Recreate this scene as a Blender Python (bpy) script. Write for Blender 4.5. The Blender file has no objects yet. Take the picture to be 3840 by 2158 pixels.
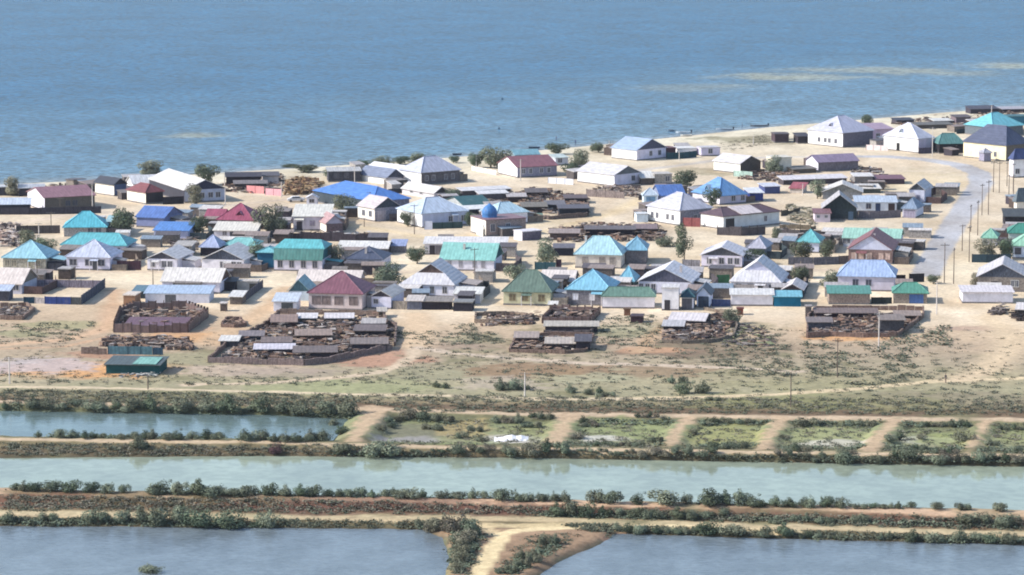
import bpy, math, random
import numpy as np
from mathutils import Vector

S = bpy.context.scene
C = S.collection
rnd = random.Random(7)

# ------------------------------------------------------------------ camera
F = 12500.0            # focal length in photo pixels (photo is 3840 wide)
PITCH = math.radians(8.18)
CAMH = 98.0
cam_d = bpy.data.cameras.new('camera'); cam = bpy.data.objects.new('camera', cam_d); C.objects.link(cam)
cam.location = (0, 0, CAMH); cam.rotation_euler = (math.pi/2 - PITCH, 0, 0)
cam_d.sensor_width = 36.0; cam_d.lens = 36.0*F/3840.0; cam_d.clip_start = 5.0; cam_d.clip_end = 30000.0
S.camera = cam

# ------------------------------------------------------------------ world and sun
SUN_EL = math.radians(36.0); SUN_FRONT = math.radians(5.0)
w = bpy.data.worlds.new('World'); S.world = w; w.use_nodes = True
nt = w.node_tree; bg = nt.nodes['Background']
sky = nt.nodes.new('ShaderNodeTexSky'); sky.sky_type = 'NISHITA'; sky.sun_disc = False
sky.sun_elevation = SUN_EL; sky.sun_rotation = math.atan2(-math.cos(SUN_FRONT), -math.sin(SUN_FRONT))
sky.air_density = 1.0; sky.dust_density = 1.2; sky.ozone_density = 1.6
nt.links.new(sky.outputs[0], bg.inputs[0]); bg.inputs[1].default_value = 0.15
sl = bpy.data.lights.new('sun', 'SUN'); sun = bpy.data.objects.new('sun', sl); C.objects.link(sun)
sl.energy = 3.9; sl.angle = math.radians(0.5); sl.color = (1.0, 0.94, 0.85)
ts = Vector((-math.cos(SUN_EL)*math.cos(SUN_FRONT), -math.cos(SUN_EL)*math.sin(SUN_FRONT), math.sin(SUN_EL)))
sun.rotation_euler = ts.to_track_quat('Z', 'Y').to_euler()
S.view_settings.view_transform = 'Standard'; S.view_settings.look = 'None'
S.view_settings.exposure = 0.60; S.view_settings.gamma = 1.0
S.cycles.filter_width = 1.9
S.cycles.max_bounces = 5; S.cycles.diffuse_bounces = 3; S.cycles.glossy_bounces = 2; S.cycles.transmission_bounces = 2

# ------------------------------------------------------------------ photo pixel <-> place
cp, sp = math.cos(PITCH), math.sin(PITCH)
def G(x, y, z=0.0):
    u = (x-1920.0)/F; v = -(y-1079.0)/F
    dy = cp+v*sp; dz = -sp+v*cp
    t = (z-CAMH)/dz
    return Vector((u*t, dy*t, z))
def scale_at(p):
    return F/((p[1])*cp-(p[2]-CAMH)*sp)
def z_for(py, Y):
    v = -(py-1079.0)/F
    return CAMH + Y*(v*cp-sp)/(cp+v*sp)
def lin(c): return tuple(((v/255.0)/12.92 if v/255.0 <= 0.04045 else ((v/255.0+0.055)/1.055)**2.4) for v in c)

# ------------------------------------------------------------------ materials
_m = {}
def nodes(m):
    m.use_nodes = True
    n = m.node_tree.nodes; l = m.node_tree.links
    return n, l, n['Principled BSDF']
def ramp2(n, a, b, p0=0.35, p1=0.65):
    r = n.new('ShaderNodeValToRGB'); e = r.color_ramp.elements
    e[0].position = p0; e[0].color = (a, a, a, 1); e[1].position = p1; e[1].color = (b, b, b, 1)
    return r
def mat(kind, c, k=1.0):
    """kind: roof, plaster, stone, wood, metal, plain, glass; c: colour as the photo shows it, 0-255"""
    key = (kind, tuple(c), k)
    if key in _m: return _m[key]
    g = {'roof': 0.66, 'plaster': 0.95, 'stone': 0.85, 'wood': 0.7, 'metal': 0.72, 'plain': 0.7, 'glass': 1.0}[kind]*k
    L = [min(0.82, v*g) for v in lin(c)]
    if kind in ('roof', 'metal'):
        gr = sum(L)/3; L = [v*.86+gr*.14 for v in L]
    m = bpy.data.materials.new(kind); n, l, b = nodes(m)
    tc = n.new('ShaderNodeTexCoord')
    nz = n.new('ShaderNodeTexNoise'); nz.inputs['Scale'].default_value = {'roof': .7, 'plaster': .9, 'stone': 3.0, 'wood': 2.2}.get(kind, 1.5)
    nz.inputs['Detail'].default_value = 6; nz.inputs['Roughness'].default_value = 0.65
    oi = n.new('ShaderNodeObjectInfo')
    add = n.new('ShaderNodeVectorMath'); add.operation = 'ADD'
    sc = n.new('ShaderNodeVectorMath'); sc.operation = 'SCALE'; sc.inputs[0].default_value = (37, 61, 17)
    l.new(oi.outputs['Random'], sc.inputs['Scale']); l.new(sc.outputs[0], add.inputs[1])
    mp = n.new('ShaderNodeMapping')
    if kind == 'roof': mp.inputs['Scale'].default_value = (2.2, .8, .8)
    if kind == 'wood': mp.inputs['Scale'].default_value = (2.5, 2.5, .6)
    if kind == 'plaster': mp.inputs['Scale'].default_value = (1, 1, .8)
    l.new(tc.outputs['Object'], mp.inputs[0]); l.new(mp.outputs[0], add.inputs[0]); l.new(add.outputs[0], nz.inputs['Vector'])
    amp = {'roof': (.76, 1.14), 'plaster': (.82, 1.06), 'stone': (.6, 1.25), 'wood': (.5, 1.35), 'metal': (.75, 1.15), 'plain': (.7, 1.2), 'glass': (.7, 1.3)}[kind]
    r = ramp2(n, amp[0], amp[1]); l.new(nz.outputs['Fac'], r.inputs[0])
    mx = n.new('ShaderNodeMix'); mx.data_type = 'RGBA'; mx.blend_type = 'MULTIPLY'; mx.inputs[0].default_value = 1.0
    mx.inputs[6].default_value = (*L, 1); l.new(r.outputs[0], mx.inputs[7]); out = mx.outputs[2]
    if kind in ('roof', 'metal'):
        # sheet joints and rust or dust blotches
        wv = n.new('ShaderNodeTexWave'); wv.inputs['Scale'].default_value = 0.45; wv.inputs['Distortion'].default_value = 0.3
        l.new(tc.outputs['Object'], wv.inputs['Vector'])
        rs = ramp2(n, .88, 1.03, .02, .3); l.new(wv.outputs['Fac'], rs.inputs[0]); ms = n.new('ShaderNodeMix'); ms.data_type = 'RGBA'; ms.blend_type = 'MULTIPLY'; ms.inputs[0].default_value = 1
        l.new(out, ms.inputs[6]); l.new(rs.outputs[0], ms.inputs[7]); out = ms.outputs[2]
        bu = n.new('ShaderNodeBump'); bu.inputs['Strength'].default_value = 0.25; bu.inputs['Distance'].default_value = 0.06
        l.new(wv.outputs['Fac'], bu.inputs['Height']); l.new(bu.outputs[0], b.inputs['Normal'])
        n2 = n.new('ShaderNodeTexNoise'); n2.inputs['Scale'].default_value = 0.35; n2.inputs['Detail'].default_value = 8; n2.inputs['Roughness'].default_value = .75
        l.new(add.outputs[0], n2.inputs['Vector'])
        r2 = ramp2(n, 0, .3, .58, .8); l.new(n2.outputs['Fac'], r2.inputs[0])
        m2 = n.new('ShaderNodeMix'); m2.data_type = 'RGBA'; m2.inputs[7].default_value = (.36, .32, .27, 1)
        l.new(r2.outputs[0], m2.inputs[0]); l.new(out, m2.inputs[6]); out = m2.outputs[2]
        b.inputs['Roughness'].default_value = 0.55; b.inputs['Specular IOR Level'].default_value = .3
    elif kind == 'glass':
        b.inputs['Roughness'].default_value = 0.15
    else:
        b.inputs['Roughness'].default_value = 0.9; b.inputs['Specular IOR Level'].default_value = .15
    if kind == 'stone':
        br = n.new('ShaderNodeTexBrick'); br.inputs['Scale'].default_value = 1.6
        br.inputs['Color1'].default_value = (.85, .85, .85, 1); br.inputs['Color2'].default_value = (1.1, 1.1, 1.1, 1); br.inputs['Mortar'].default_value = (.7, .7, .7, 1)
        m2 = n.new('ShaderNodeMix'); m2.data_type = 'RGBA'; m2.blend_type = 'MULTIPLY'; m2.inputs[0].default_value = .8
        l.new(tc.outputs['Object'], br.inputs['Vector']); l.new(out, m2.inputs[6]); l.new(br.outputs['Color'], m2.inputs[7]); out = m2.outputs[2]
    l.new(out, b.inputs['Base Color'])
    _m[key] = m
    return m

# ------------------------------------------------------------------ object helpers
def tag(o, label=None, cat=None, group=None, kind=None):
    if label: o['label'] = label
    if cat: o['category'] = cat
    if group: o['group'] = group
    if kind: o['kind'] = kind
    return o
def empty(name, loc, rz=0.0):
    o = bpy.data.objects.new(name, None); C.objects.link(o); o.location = loc; o.rotation_euler = (0, 0, rz)
    o.empty_display_size = .5
    return o
KIDS = {}
class MB:
    """collects faces and becomes ONE mesh object"""
    def __init__(s): s.v = []; s.f = []; s.mi = []
    def face(s, pts, mi=0):
        i = len(s.v); s.v += [tuple(p) for p in pts]; s.f.append(tuple(range(i, i+len(pts)))); s.mi.append(mi)
    def box(s, x0, y0, z0, x1, y1, z1, mi=0, bottom=True):
        a = [(x0, y0, z0), (x1, y0, z0), (x1, y1, z0), (x0, y1, z0), (x0, y0, z1), (x1, y0, z1), (x1, y1, z1), (x0, y1, z1)]
        for q in ((0, 1, 5, 4), (1, 2, 6, 5), (2, 3, 7, 6), (3, 0, 4, 7), (4, 5, 6, 7)) + (((3, 2, 1, 0),) if bottom else ()):
            s.face([a[k] for k in q], mi)
    def obox(s, c, ax, hx, hy, z0, z1, mi=0, tilt=0.0):
        ca, sa = math.cos(ax), math.sin(ax)
        def P(u, v, z): return (c[0]+u*ca-v*sa, c[1]+u*sa+v*ca, z+u*tilt)
        a = [P(-hx, -hy, z0), P(hx, -hy, z0), P(hx, hy, z0), P(-hx, hy, z0), P(-hx, -hy, z1), P(hx, -hy, z1), P(hx, hy, z1), P(-hx, hy, z1)]
        for q in ((0, 1, 5, 4), (1, 2, 6, 5), (2, 3, 7, 6), (3, 0, 4, 7), (4, 5, 6, 7), (3, 2, 1, 0)): s.face([a[k] for k in q], mi)
    def slab(s, polys, th, mi=0):
        """solid sheet whose top is polys (lists of points, shared corners equal), th thick"""
        from collections import Counter
        ed = Counter()
        for p in polys:
            s.face(p, mi); s.face([(q[0], q[1], q[2]-th) for q in reversed(p)], mi)
            for i in range(len(p)):
                a = tuple(round(t, 4) for t in p[i]); b = tuple(round(t, 4) for t in p[(i+1) % len(p)])
                ed[(a, b)] += 1
        for (a, b) in list(ed):
            if (b, a) not in ed:
                s.face([b, a, (a[0], a[1], a[2]-th), (b[0], b[1], b[2]-th)], mi)
    def cyl(s, p0, p1, r0, r1, n=8, mi=0, cap=True):
        p0 = Vector(p0); p1 = Vector(p1); d = (p1-p0).normalized()
        a = d.orthogonal().normalized(); b = d.cross(a)
        A = [p0+(a*math.cos(6.28318*i/n)+b*math.sin(6.28318*i/n))*r0 for i in range(n)]
        B_ = [p1+(a*math.cos(6.28318*i/n)+b*math.sin(6.28318*i/n))*r1 for i in range(n)]
        for i in range(n):
            j = (i+1) % n; s.face([A[i], A[j], B_[j], B_[i]], mi)
        if cap: s.face(B_, mi); s.face(list(reversed(A)), mi)
    def build(s, name, mats, parent=None, loc=None, rz=0.0, smooth=False):
        me = bpy.data.meshes.new(name); me.from_pydata(s.v, [], s.f)
        if not isinstance(mats, (list, tuple)): mats = [mats]
        for m in mats: me.materials.append(m)
        me.polygons.foreach_set('material_index', s.mi)
        if smooth: me.polygons.foreach_set('use_smooth', [True]*len(s.f))
        me.update()
        o = bpy.data.objects.new(name, me); C.objects.link(o)
        if parent is not None:
            o.parent = parent; KIDS.setdefault(parent.name, []).append(o)
        if loc is not None: o.location = loc; o.rotation_euler = (0, 0, rz)
        return o
def copy_tree(o, parent=None, loc=None, rz=None, sc=None):
    c = o.copy(); C.objects.link(c); c.parent = parent
    if loc is not None: c.location = loc
    if rz is not None: c.rotation_euler = (0, 0, rz)
    if sc is not None: c.scale = sc if isinstance(sc, tuple) else (sc, sc, sc)
    for ch in list(KIDS.get(o.name, [])):
        k = copy_tree(ch, c); KIDS.setdefault(c.name, []).append(k)
    return c
# ------------------------------------------------------------------ terrain
def vnoise(X, Y, cell, seed):
    r = np.random.RandomState(seed); N = 512; g = r.rand(N, N)
    x = X/cell; y = Y/cell
    xi = np.floor(x).astype(int); yi = np.floor(y).astype(int); fx = x-xi; fy = y-yi
    fx = fx*fx*(3-2*fx); fy = fy*fy*(3-2*fy)
    a = g[xi % N, yi % N]; b = g[(xi+1) % N, yi % N]; c_ = g[xi % N, (yi+1) % N]; d = g[(xi+1) % N, (yi+1) % N]
    return (a*(1-fx)+b*fx)*(1-fy)+(c_*(1-fx)+d*fx)*fy
def fbm(X, Y, cell, seed, o=4):
    t = 0; a = 1; s = 0
    for i in range(o):
        t = t+a*vnoise(X, Y, cell, seed+i); s += a; a *= .55; cell *= .5
    return t/s
XS5 = (0, 960, 1920, 2880, 3840)
def line(ys, z, c, dY=0.0, zat=None):
    """a line across the land: photo heights ys at XS5 (or a list of (x, y)), ground height z there, colour c"""
    pts = list(zip(XS5, ys)) if not isinstance(ys[0], tuple) else list(ys)
    zs = z if isinstance(z, (list, tuple)) else [z]*len(pts)
    P = []; n_ = len(pts)
    dYs = dY if isinstance(dY, (list, tuple)) else [dY]*n_
    za = zat if isinstance(zat, (list, tuple)) else [zat]*n_
    for (x, y), zz, dy_, q in zip(pts, zs, dYs, za):
        g = G(x, y, zz if q is None else q); P.append((g.x, g.y+dy_, zz))
    return (P, lin(c))
SHORE = [(0, 693), (480, 670), (960, 640), (1280, 621), (1600, 598), (1920, 573), (2240, 545), (2560, 512), (2880, 478), (3200, 452), (3520, 424), (3840, 400)]
K = .70   # ground albedo per photo brightness
SAND = (236, 220, 196); SAND2 = (226, 209, 188); EARTH = (196, 172, 154); SCRUB = (158, 152, 126); DARK = (128, 114, 98)
SEA_Z = -0.5
Zt = [-.8, -.8, -.35, -.35, -.35]
LINES = [
    line(SHORE, -4.0, (170, 165, 150), 60, SEA_Z), 
    line(SHORE, SEA_Z-1.2, (190, 180, 160), 8, SEA_Z),
    line(SHORE, SEA_Z, (222, 212, 196)),
    line([(x, y+8) for x, y in SHORE], 0.0, (226, 218, 200)),
    line((760, 740, 690, 640, 560), 0.0, SAND2),
    line((900, 890, 860, 830, 800), 0.0, (222, 206, 186)),
    line((1020, 1020, 1010, 1010, 1010), 0.0, SAND),
    line((1110, 1160, 1190, 1190, 1200), 0.0, (236, 218, 196)),
    line((1150, 1190, 1225, 1235, 1260), 0.0, (212, 190, 166)),
    line((1290, 1300, 1290, 1300, 1310), 0.0, (190, 170, 150)),
    line((1370, 1370, 1350, 1350, 1360), 0.0, (184, 170, 150)),
    line((1400, 1410, 1400, 1400, 1420), 0.0, (178, 168, 142)),
    line((1444, 1455, 1478, 1480, 1460), 0.1, (174, 168, 142)),
    line((1462, 1478, 1500, 1500, 1495), 0.2, SCRUB),
    line((1482, 1494, 1514, 1522, 1528), 0.1, (160, 146, 120)),
    line((1498, 1508, 1528, 1540, 1550), 0.0, (118, 100, 84)),
    line((1503, 1514, 1544, 1556, 1566), -0.05, (132, 114, 96)),
    line((1506, 1517, 1548, 1560, 1570), -0.05, (214, 192, 168)),
    line((1512, 1524, 1557, 1569, 1581), -0.05, (206, 184, 160)),
    line((1516, 1528, 1562, 1574, 1586), -0.12, (128, 126, 98)),
    line((1541, 1555, 1582, 1594, 1606), [-1.0, -1.0, -.5, -.5, -.5], (108, 112, 88)),
    line((1541, 1555, 1590, 1602, 1614), [-2.0, -2.0, -.6, -.6, -.6], (142, 150, 116), [-2.5, -2.5, 0, 0, 0], [-1.0, -1.0, -.6, -.6, -.6]),
    line((1636, 1646, 1660, 1672, 1684), [-2.0, -2.0, -.6, -.6, -.6], (150, 152, 122), [2.5, 2.5, 0, 0, 0], [-1.0, -1.0, -.6, -.6, -.6]),
    line((1636, 1646, 1668, 1682, 1694), [-1.0, -1.0, -.4, -.4, -.4], (124, 122, 96)),
    line((1641, 1652, 1675, 1690, 1704), 0.05, (140, 132, 104)),
    line((1643, 1654, 1677, 1692, 1706), 0.05, (214, 192, 166)),
    line((1652, 1663, 1686, 1701, 1715), 0.05, (212, 190, 164)),
    line((1656, 1667, 1689, 1704, 1718), 0.0, (138, 128, 100)),
    line((1690, 1694, 1704, 1720, 1737), -0.5, (122, 108, 88)),
    line((1719, 1711, 1716, 1733, 1750), -1.0, (100, 92, 76)),
    line((1719, 1711, 1716, 1733, 1750), -2.4, (90, 100, 80), -3.5, -1.0),
    line((1830, 1852, 1870, 1890, 1912), -2.4, (90, 100, 80), 5.5, .45),
    line((1830, 1852, 1870, 1890, 1912), -1.0, (110, 110, 90), 2.5, .45),
    line((1830, 1852, 1870, 1890, 1912), 0.45, (150, 134, 108)),
    line((1835, 1857, 1875, 1895, 1917), 0.5, (218, 188, 164)),
    line((1852, 1874, 1890, 1910, 1940), 0.5, (214, 182, 156)),
    line((1857, 1879, 1894, 1915, 1945), 0.4, (132, 106, 90)),
    line((1890, 1906, 1920, 1945, 1975), -0.3, (118, 86, 78)),
    line((1908, 1922, 1932, 1960, 1992), -0.5, (142, 124, 100)),
    line((1918, 1932, 1942, 1968, 1999), -0.45, (206, 190, 158)),
    line((1938, 1950, 1956, 1984, 2012), -0.45, (208, 188, 156)),
    line((1942, 1954, 1961, 1988, 2016), -0.5, (130, 120, 94)),
    line((1974, 1980, 1992, 2020, 2046), -1.0, (92, 84, 68)),
    line((1974, 1980, 1992, 2020, 2046), -2.6, (84, 92, 80), -4.0, -1.0),
    line((2230, 2230, 2230, 2230, 2230), -2.6, (84, 92, 80), 0, -1.0),
]
LINES = LINES[::-1]   # near to far
def line_interp(X, P, k):
    xs = [p[0] for p in P]; vs = [p[k] for p in P]
    x0, x1 = xs[0], xs[-1]
    r = np.interp(X, xs, vs)
    if k == 1:
        r = r+np.where(X < x0, (X-x0)*(vs[1]-vs[0])/(xs[1]-xs[0]), 0)+np.where(X > x1, (X-x1)*(vs[-1]-vs[-2])/(xs[-1]-xs[-2]), 0)
    return r
def px_poly(pts, z=0.0): return [tuple(G(x, y, z)[:2]) for x, y in pts]
def sdist(X, Y, poly):
    """signed distance in metres to a polygon, negative inside"""
    d = np.full(X.shape, 1e9); ins = np.zeros(X.shape, bool); n = len(poly)
    for i in range(n):
        ax, ay = poly[i]; bx, by = poly[(i+1) % n]
        ex, ey = bx-ax, by-ay; L = ex*ex+ey*ey+1e-9
        t = np.clip(((X-ax)*ex+(Y-ay)*ey)/L, 0, 1)
        d = np.minimum(d, np.hypot(X-ax-t*ex, Y-ay-t*ey))
        if abs(by-ay) > 1e-9:
            cnd = ((ay > Y) != (by > Y)) & (X < (bx-ax)*(Y-ay)/(by-ay)+ax); ins ^= cnd
    return np.where(ins, -d, d)
def pdist(X, Y, pl):
    d = np.full(X.shape, 1e9)
    for (ax, ay), (bx, by) in zip(pl[:-1], pl[1:]):
        ex, ey = bx-ax, by-ay; L = ex*ex+ey*ey+1e-9
        t = np.clip(((X-ax)*ex+(Y-ay)*ey)/L, 0, 1); d = np.minimum(d, np.hypot(X-ax-t*ex, Y-ay-t*ey))
    return d
CAUSE = px_poly([(1560, 1950), (1690, 2005), (1716, 2060), (1718, 2100), (1690, 2180), (1660, 2260), (1900, 2260), (1945, 2180), (2015, 2125), (2072, 2090), (2150, 2056), (2220, 2030), (2270, 1995), (2290, 1950)], -.6)
DIVID = [px_poly(p, -.2) for p in (
    [(1372, 1520), (1480, 1530), (1405, 1600), (1352, 1660), (1290, 1660), (1318, 1600)],
    [(2086, 1550), (2186, 1556), (2150, 1610), (2112, 1668), (2036, 1668), (2066, 1600)],
    [(2560, 1556), (2640, 1560), (2580, 1610), (2545, 1680), (2480, 1675), (2510, 1610)],
    [(2904, 1562), (2980, 1570), (2930, 1620), (2886, 1690), (2836, 1690), (2860, 1620)],
    [(3318, 1568), (3402, 1578), (3345, 1630), (3290, 1702), (3225, 1702), (3262, 1640)],
    [(3668, 1574), (3732, 1580), (3690, 1640), (3640, 1712), (3600, 1712), (3635, 1640)])]
POND1 = px_poly([(-900, 1534), (0, 1541), (960, 1556), (1230, 1562), (1330, 1570), (1300, 1600), (1250, 1652), (960, 1650), (0, 1640), (-900, 1634)], -1.0)
def terrain(X, Y):
    X = np.atleast_1d(np.asarray(X, float)); Y = np.atleast_1d(np.asarray(Y, float))
    ys = [line_interp(X, P, 1) for P, c in LINES]; zs = [line_interp(X, P, 2) for P, c in LINES]
    for i in range(1, len(ys)): ys[i] = np.maximum(ys[i], ys[i-1]+.05)
    z = np.array(zs[0])+0*X
    for i in range(len(ys)-1):
        t = (Y-ys[i])/(ys[i+1]-ys[i]); m = (t >= 0)
        z = np.where(m, zs[i]+(zs[i+1]-zs[i])*np.clip(t, 0, 1), z)
    # pond one ends at the first sand ramp; east of it the trough is dry
    dc = sdist(X, Y, CAUSE)
    z = np.where(dc < 4, np.maximum(z, -.45-np.clip(dc, 0, 4)*.45), z)
    for d in DIVID:
        q = sdist(X, Y, d); z = np.where(q < 2.5, np.maximum(z, -.05-np.clip(q, 0, 2.5)*.5), z)
    bump = (fbm(X, Y, 3.0, 5, 3)-.5)
    yn, yf = line_interp(X, line((1170, 1200, 1200, 1210, 1230), 0, SAND)[0], 1), line_interp(X, line(SHORE, 0, SAND)[0], 1)
    amp = np.where(Y > yn, .03, .30)
    return z+bump*amp
def tz(x, y): return float(terrain([x], [y])[0])
def GT(x, y):
    """the point of the ground first met by the sight line through photo pixel x, y"""
    z = 1.0
    while z > -1.2:
        p = G(x, y, z)
        if tz(p.x, p.y) >= z: return Vector((p.x, p.y, tz(p.x, p.y)))
        z -= .06
    return G(x, y, -1.0)
def GS(x, y):
    p = GT(x, y)
    if p.z < -1.0: p = G(x, y, -1.0)
    k = 0
    while tz(p.x, p.y) < -.98 and k < 30: p.y += .3; k += 1
    return Vector((p.x, p.y, tz(p.x, p.y)))
# colours of the ground itself: tracks (points in photo pixels, width m, colour, edge m) ...
STROKES = [
    ([(3840, 1418), (3500, 1432), (3200, 1462), (2960, 1478), (2700, 1492), (2300, 1500), (2000, 1502)], 2.6, (232, 212, 180), .8),
    ([(0, 1454), (400, 1459), (800, 1468), (1280, 1482), (1700, 1490), (2000, 1503), (2600, 1500)], 2.2, (228, 210, 184), .7),
    ([(1560, 1290), (1545, 1340), (1490, 1375), (1420, 1398), (1280, 1415), (1000, 1437), (700, 1446)], 2.4, (224, 204, 182), .8),
    ([(1560, 1180), (1570, 1230), (1565, 1300)], 6, (226, 200, 172), 3),
    ([(1570, 1305), (1700, 1325), (1920, 1345), (2200, 1362), (2500, 1372), (2800, 1382), (3000, 1394)], 2.6, (218, 200, 184), 1.0),
    ([(430, 1090), (420, 1150), (400, 1210), (380, 1240), (280, 1270), (0, 1296)], 3.5, (222, 188, 160), 2.5),
    ([(0, 1310), (250, 1300), (420, 1262), (700, 1250), (800, 1230)], 1.5, (216, 178, 150), 1.5),
    ([(1080, 1080), (1000, 1160), (940, 1200), (860, 1240), (780, 1290)], 4.5, (220, 190, 160), 2.5),
    ([(2640, 1200), (2520, 1220), (2440, 1260), (2400, 1320)], 3.0, (212, 180, 150), 2.5),
    ([(3840, 1160), (3700, 1190), (3760, 1230), (3800, 1290), (3700, 1390), (3600, 1425)], 6, (226, 204, 176), 4),
    ([(1955, 2160), (1870, 2080), (1840, 2035), (1900, 1992), (2100, 1975), (2400, 1968), (2560, 1972), (3000, 1990)], 0, SAND, 1),
    ([(1880, 2010), (1825, 1985), (1805, 1965)], 2.2, (226, 204, 168), .4),
    ([(1775, 2190), (1790, 2158), (1820, 2106), (1860, 2039), (1892, 2002), (1940, 1990), (2000, 1983), (2200, 1975), (2560, 1974), (3000, 1994)], 2.5, (244, 224, 184), .3),
    ([(1840, 1970), (1960, 1972), (2100, 1968)], 2.6, (222, 202, 164), .8),
    ([(0, 700), (200, 705), (400, 800), (700, 790), (1100, 745), (1300, 740)], 2.0, (214, 200, 190), 2.0),
    ([(0, 850), (240, 810), (560, 800), (1000, 770), (1150, 790)], 3.0, (226, 208, 192), 2.0),
    ([(0, 1018), (800, 1022), (1600, 1020), (2500, 1018), (3100, 1014), (3400, 1010)], 4.0, (226, 208, 190), 2.0),
    ([(1280, 840), (1600, 890), (2000, 880), (2300, 800), (2420, 740)], 4.0, (236, 216, 184), 3.0),
    # asphalt road
    ([(3475, 1030), (3492, 985), (3560, 870), (3640, 750), (3680, 690), (3672, 650), (3600, 620), (3480, 600), (3330, 588), (3180, 588)], 6.4, (190, 192, 204), .4),
    ([(3180, 588), (2900, 590), (2700, 600), (2400, 640)], 3.4, (206, 200, 198), 1.5),
]
# ... and patches (photo pixel, half width m, half depth m, colour, strength)
PATCH = [
    (300, 1385, 16, 9, (228, 176, 128), .9), (130, 1370, 12, 8, (200, 190, 196), .8), (60, 1430, 10, 6, (196, 182, 158), .6),
    (250, 1220, 8, 5, (168, 168, 130), .6), (60, 1250, 6, 6, (150, 156, 120), .6), (400, 1330, 8, 5, (190, 140, 118), .6),
    (700, 1265, 8, 6, (224, 176, 132), .8), (1400, 1350, 10, 7, (194, 150, 130), .8), (1420, 1330, 6, 5, (200, 160, 140), .7),
    (900, 1390, 12, 6, (206, 186, 172), .7), (1080, 1400, 10, 5, (172, 158, 150), .5), (1250, 1460, 14, 7, (168, 172, 134), .7),
    (1450, 1450, 12, 7, (168, 170, 134), .7), (1650, 1400, 10, 8, (160, 158, 134), .6), (2050, 1395, 14, 8, (160, 132, 108), .8),
    (2480, 1395, 9, 8, (160, 138, 116), .8), (1700, 1300, 9, 5, (170, 150, 138), .6), (1760, 1270, 7, 4, (170, 166, 138), .6),
    (1880, 1440, 8, 7, (196, 182, 168), .7), (2200, 1420, 9, 5, (184, 182, 156), .7), (2640, 1315, 14, 11, (136, 122, 106), .85),
    (2500, 1320, 7, 5, (150, 128, 112), .7), (2450, 1310, 6, 4, (214, 170, 140), .7), (3180, 1270, 8, 3, (224, 176, 132), .9),
    (2780, 1230, 8, 6, (168, 158, 130), .6), (2900, 1300, 12, 8, (176, 158, 138), .5), (3450, 1300, 9, 6, (184, 168, 150), .6),
    (3680, 1232, 7, 3.5, (190, 164, 150), .8), (3050, 1500, 22, 6, (150, 150, 112), .7), (3500, 1500, 16, 8, (156, 146, 128), .6),
    (3000, 1450, 18, 7, (164, 160, 126), .5), (3300, 1520, 14, 6, (148, 146, 110), .6), (2900, 1530, 16, 4, (150, 150, 110), .6),
    (600, 1490, 14, 6, (150, 150, 116), .5), (350, 1480, 12, 5, (164, 156, 128), .5),
    (2230, 1605, 5, 6, (146, 154, 116), .7), (2400, 1610, 6, 8, (158, 166, 122), .8), (2250, 1640, 4, 2.5, (214, 212, 206), .9),
    (2730, 1630, 8, 9, (168, 168, 118), .8), (3120, 1630, 8, 9, (166, 170, 128), .8), (3120, 1660, 5, 3, (220, 216, 206), .8), (1915, 1640, 4.5, 4, (212, 208, 204), .7), (1890, 1655, 3, 2, (214, 210, 206), .8),
    (3480, 1645, 5, 4, (206, 206, 196), .6), (3560, 1640, 5, 7, (164, 172, 118), .7), (3800, 1630, 4, 8, (158, 162, 120), .7),
    (2010, 1610, 5, 7, (152, 156, 116), .7), (1560, 1600, 9, 8, (126, 124, 112), .7), (1530, 1640, 6, 4, (168, 166, 170), .8),
    (1740, 1600, 4, 8, (190, 172, 128), .7), (1660, 1660, 8, 3, (150, 162, 116), .7),
    (3100, 1900, 12, 4, (196, 166, 142), .5), (2900, 1920, 10, 4, (140, 122, 100), .6),
    (1400, 1905, 25, 5, (120, 88, 80), .6), (400, 1880, 16, 5, (118, 108, 80), .7), (900, 1880, 12, 4, (128, 116, 90), .6), (130, 1890, 10, 3, (132, 98, 84), .7),
    (2160, 2000, 7, 3.5, (178, 140, 122), .8), (1960, 2060, 4, 6, (170, 150, 128), .6), (1900, 2110, 3, 5, (178, 168, 140), .8),
    (1730, 2120, 2.5, 8, (158, 150, 116), .8), (1740, 2050, 2.5, 6, (168, 142, 120), .8),
    (2800, 525, 14, 12, (150, 146, 122), .75), (2600, 640, 8, 7, (150, 144, 118), .5), (2700, 655, 6, 4, (150, 146, 120), .5),
    (1900, 830, 14, 12, (236, 218, 186), .5), (3450, 690, 14, 30, (228, 210, 178), .6), (3450, 895, 10, 10, (200, 184, 168), .5),
    (1860, 1280, 10, 4, (160, 152, 128), .6), (2300, 1250, 9, 5, (140, 148, 118), .6), (2350, 1230, 6, 4, (178, 176, 150), .6), (700, 1345, 9, 7, (160, 160, 130), .6),
]
xs = np.arange(-175, 176, 0.7); yy = [405.0]
while yy[-1] < 1160: yy.append(yy[-1]+(0.55 if yy[-1] < 600 else .9 if yy[-1] < 720 else 1.5))
X, Y = np.meshgrid(xs, np.array(yy))
Zg = terrain(X, Y)
_yy = np.array(yy)
def tz(x, y):     # from here on read the height off the finished sheet
    i = min(max((x-xs[0])/.7, 0), len(xs)-1.001); j = int(np.clip(np.searchsorted(_yy, y)-1, 0, len(_yy)-2)); a = int(i); f = i-a
    g = min(max((y-_yy[j])/(_yy[j+1]-_yy[j]), 0), 1)
    return float((Zg[j, a]*(1-f)+Zg[j, a+1]*f)*(1-g)+(Zg[j+1, a]*(1-f)+Zg[j+1, a+1]*f)*g)
wob = (fbm(X, Y, 7, 40, 4)-.5)
Yw = Y+wob*np.where(Y < 600, 5.0, 14.0)
ys = [line_interp(X, P, 1) for P, c in LINES]
for i in range(1, len(ys)): ys[i] = np.maximum(ys[i], ys[i-1]+.05)
col = np.zeros(X.shape+(3,)); col[:] = LINES[0][1]
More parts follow.
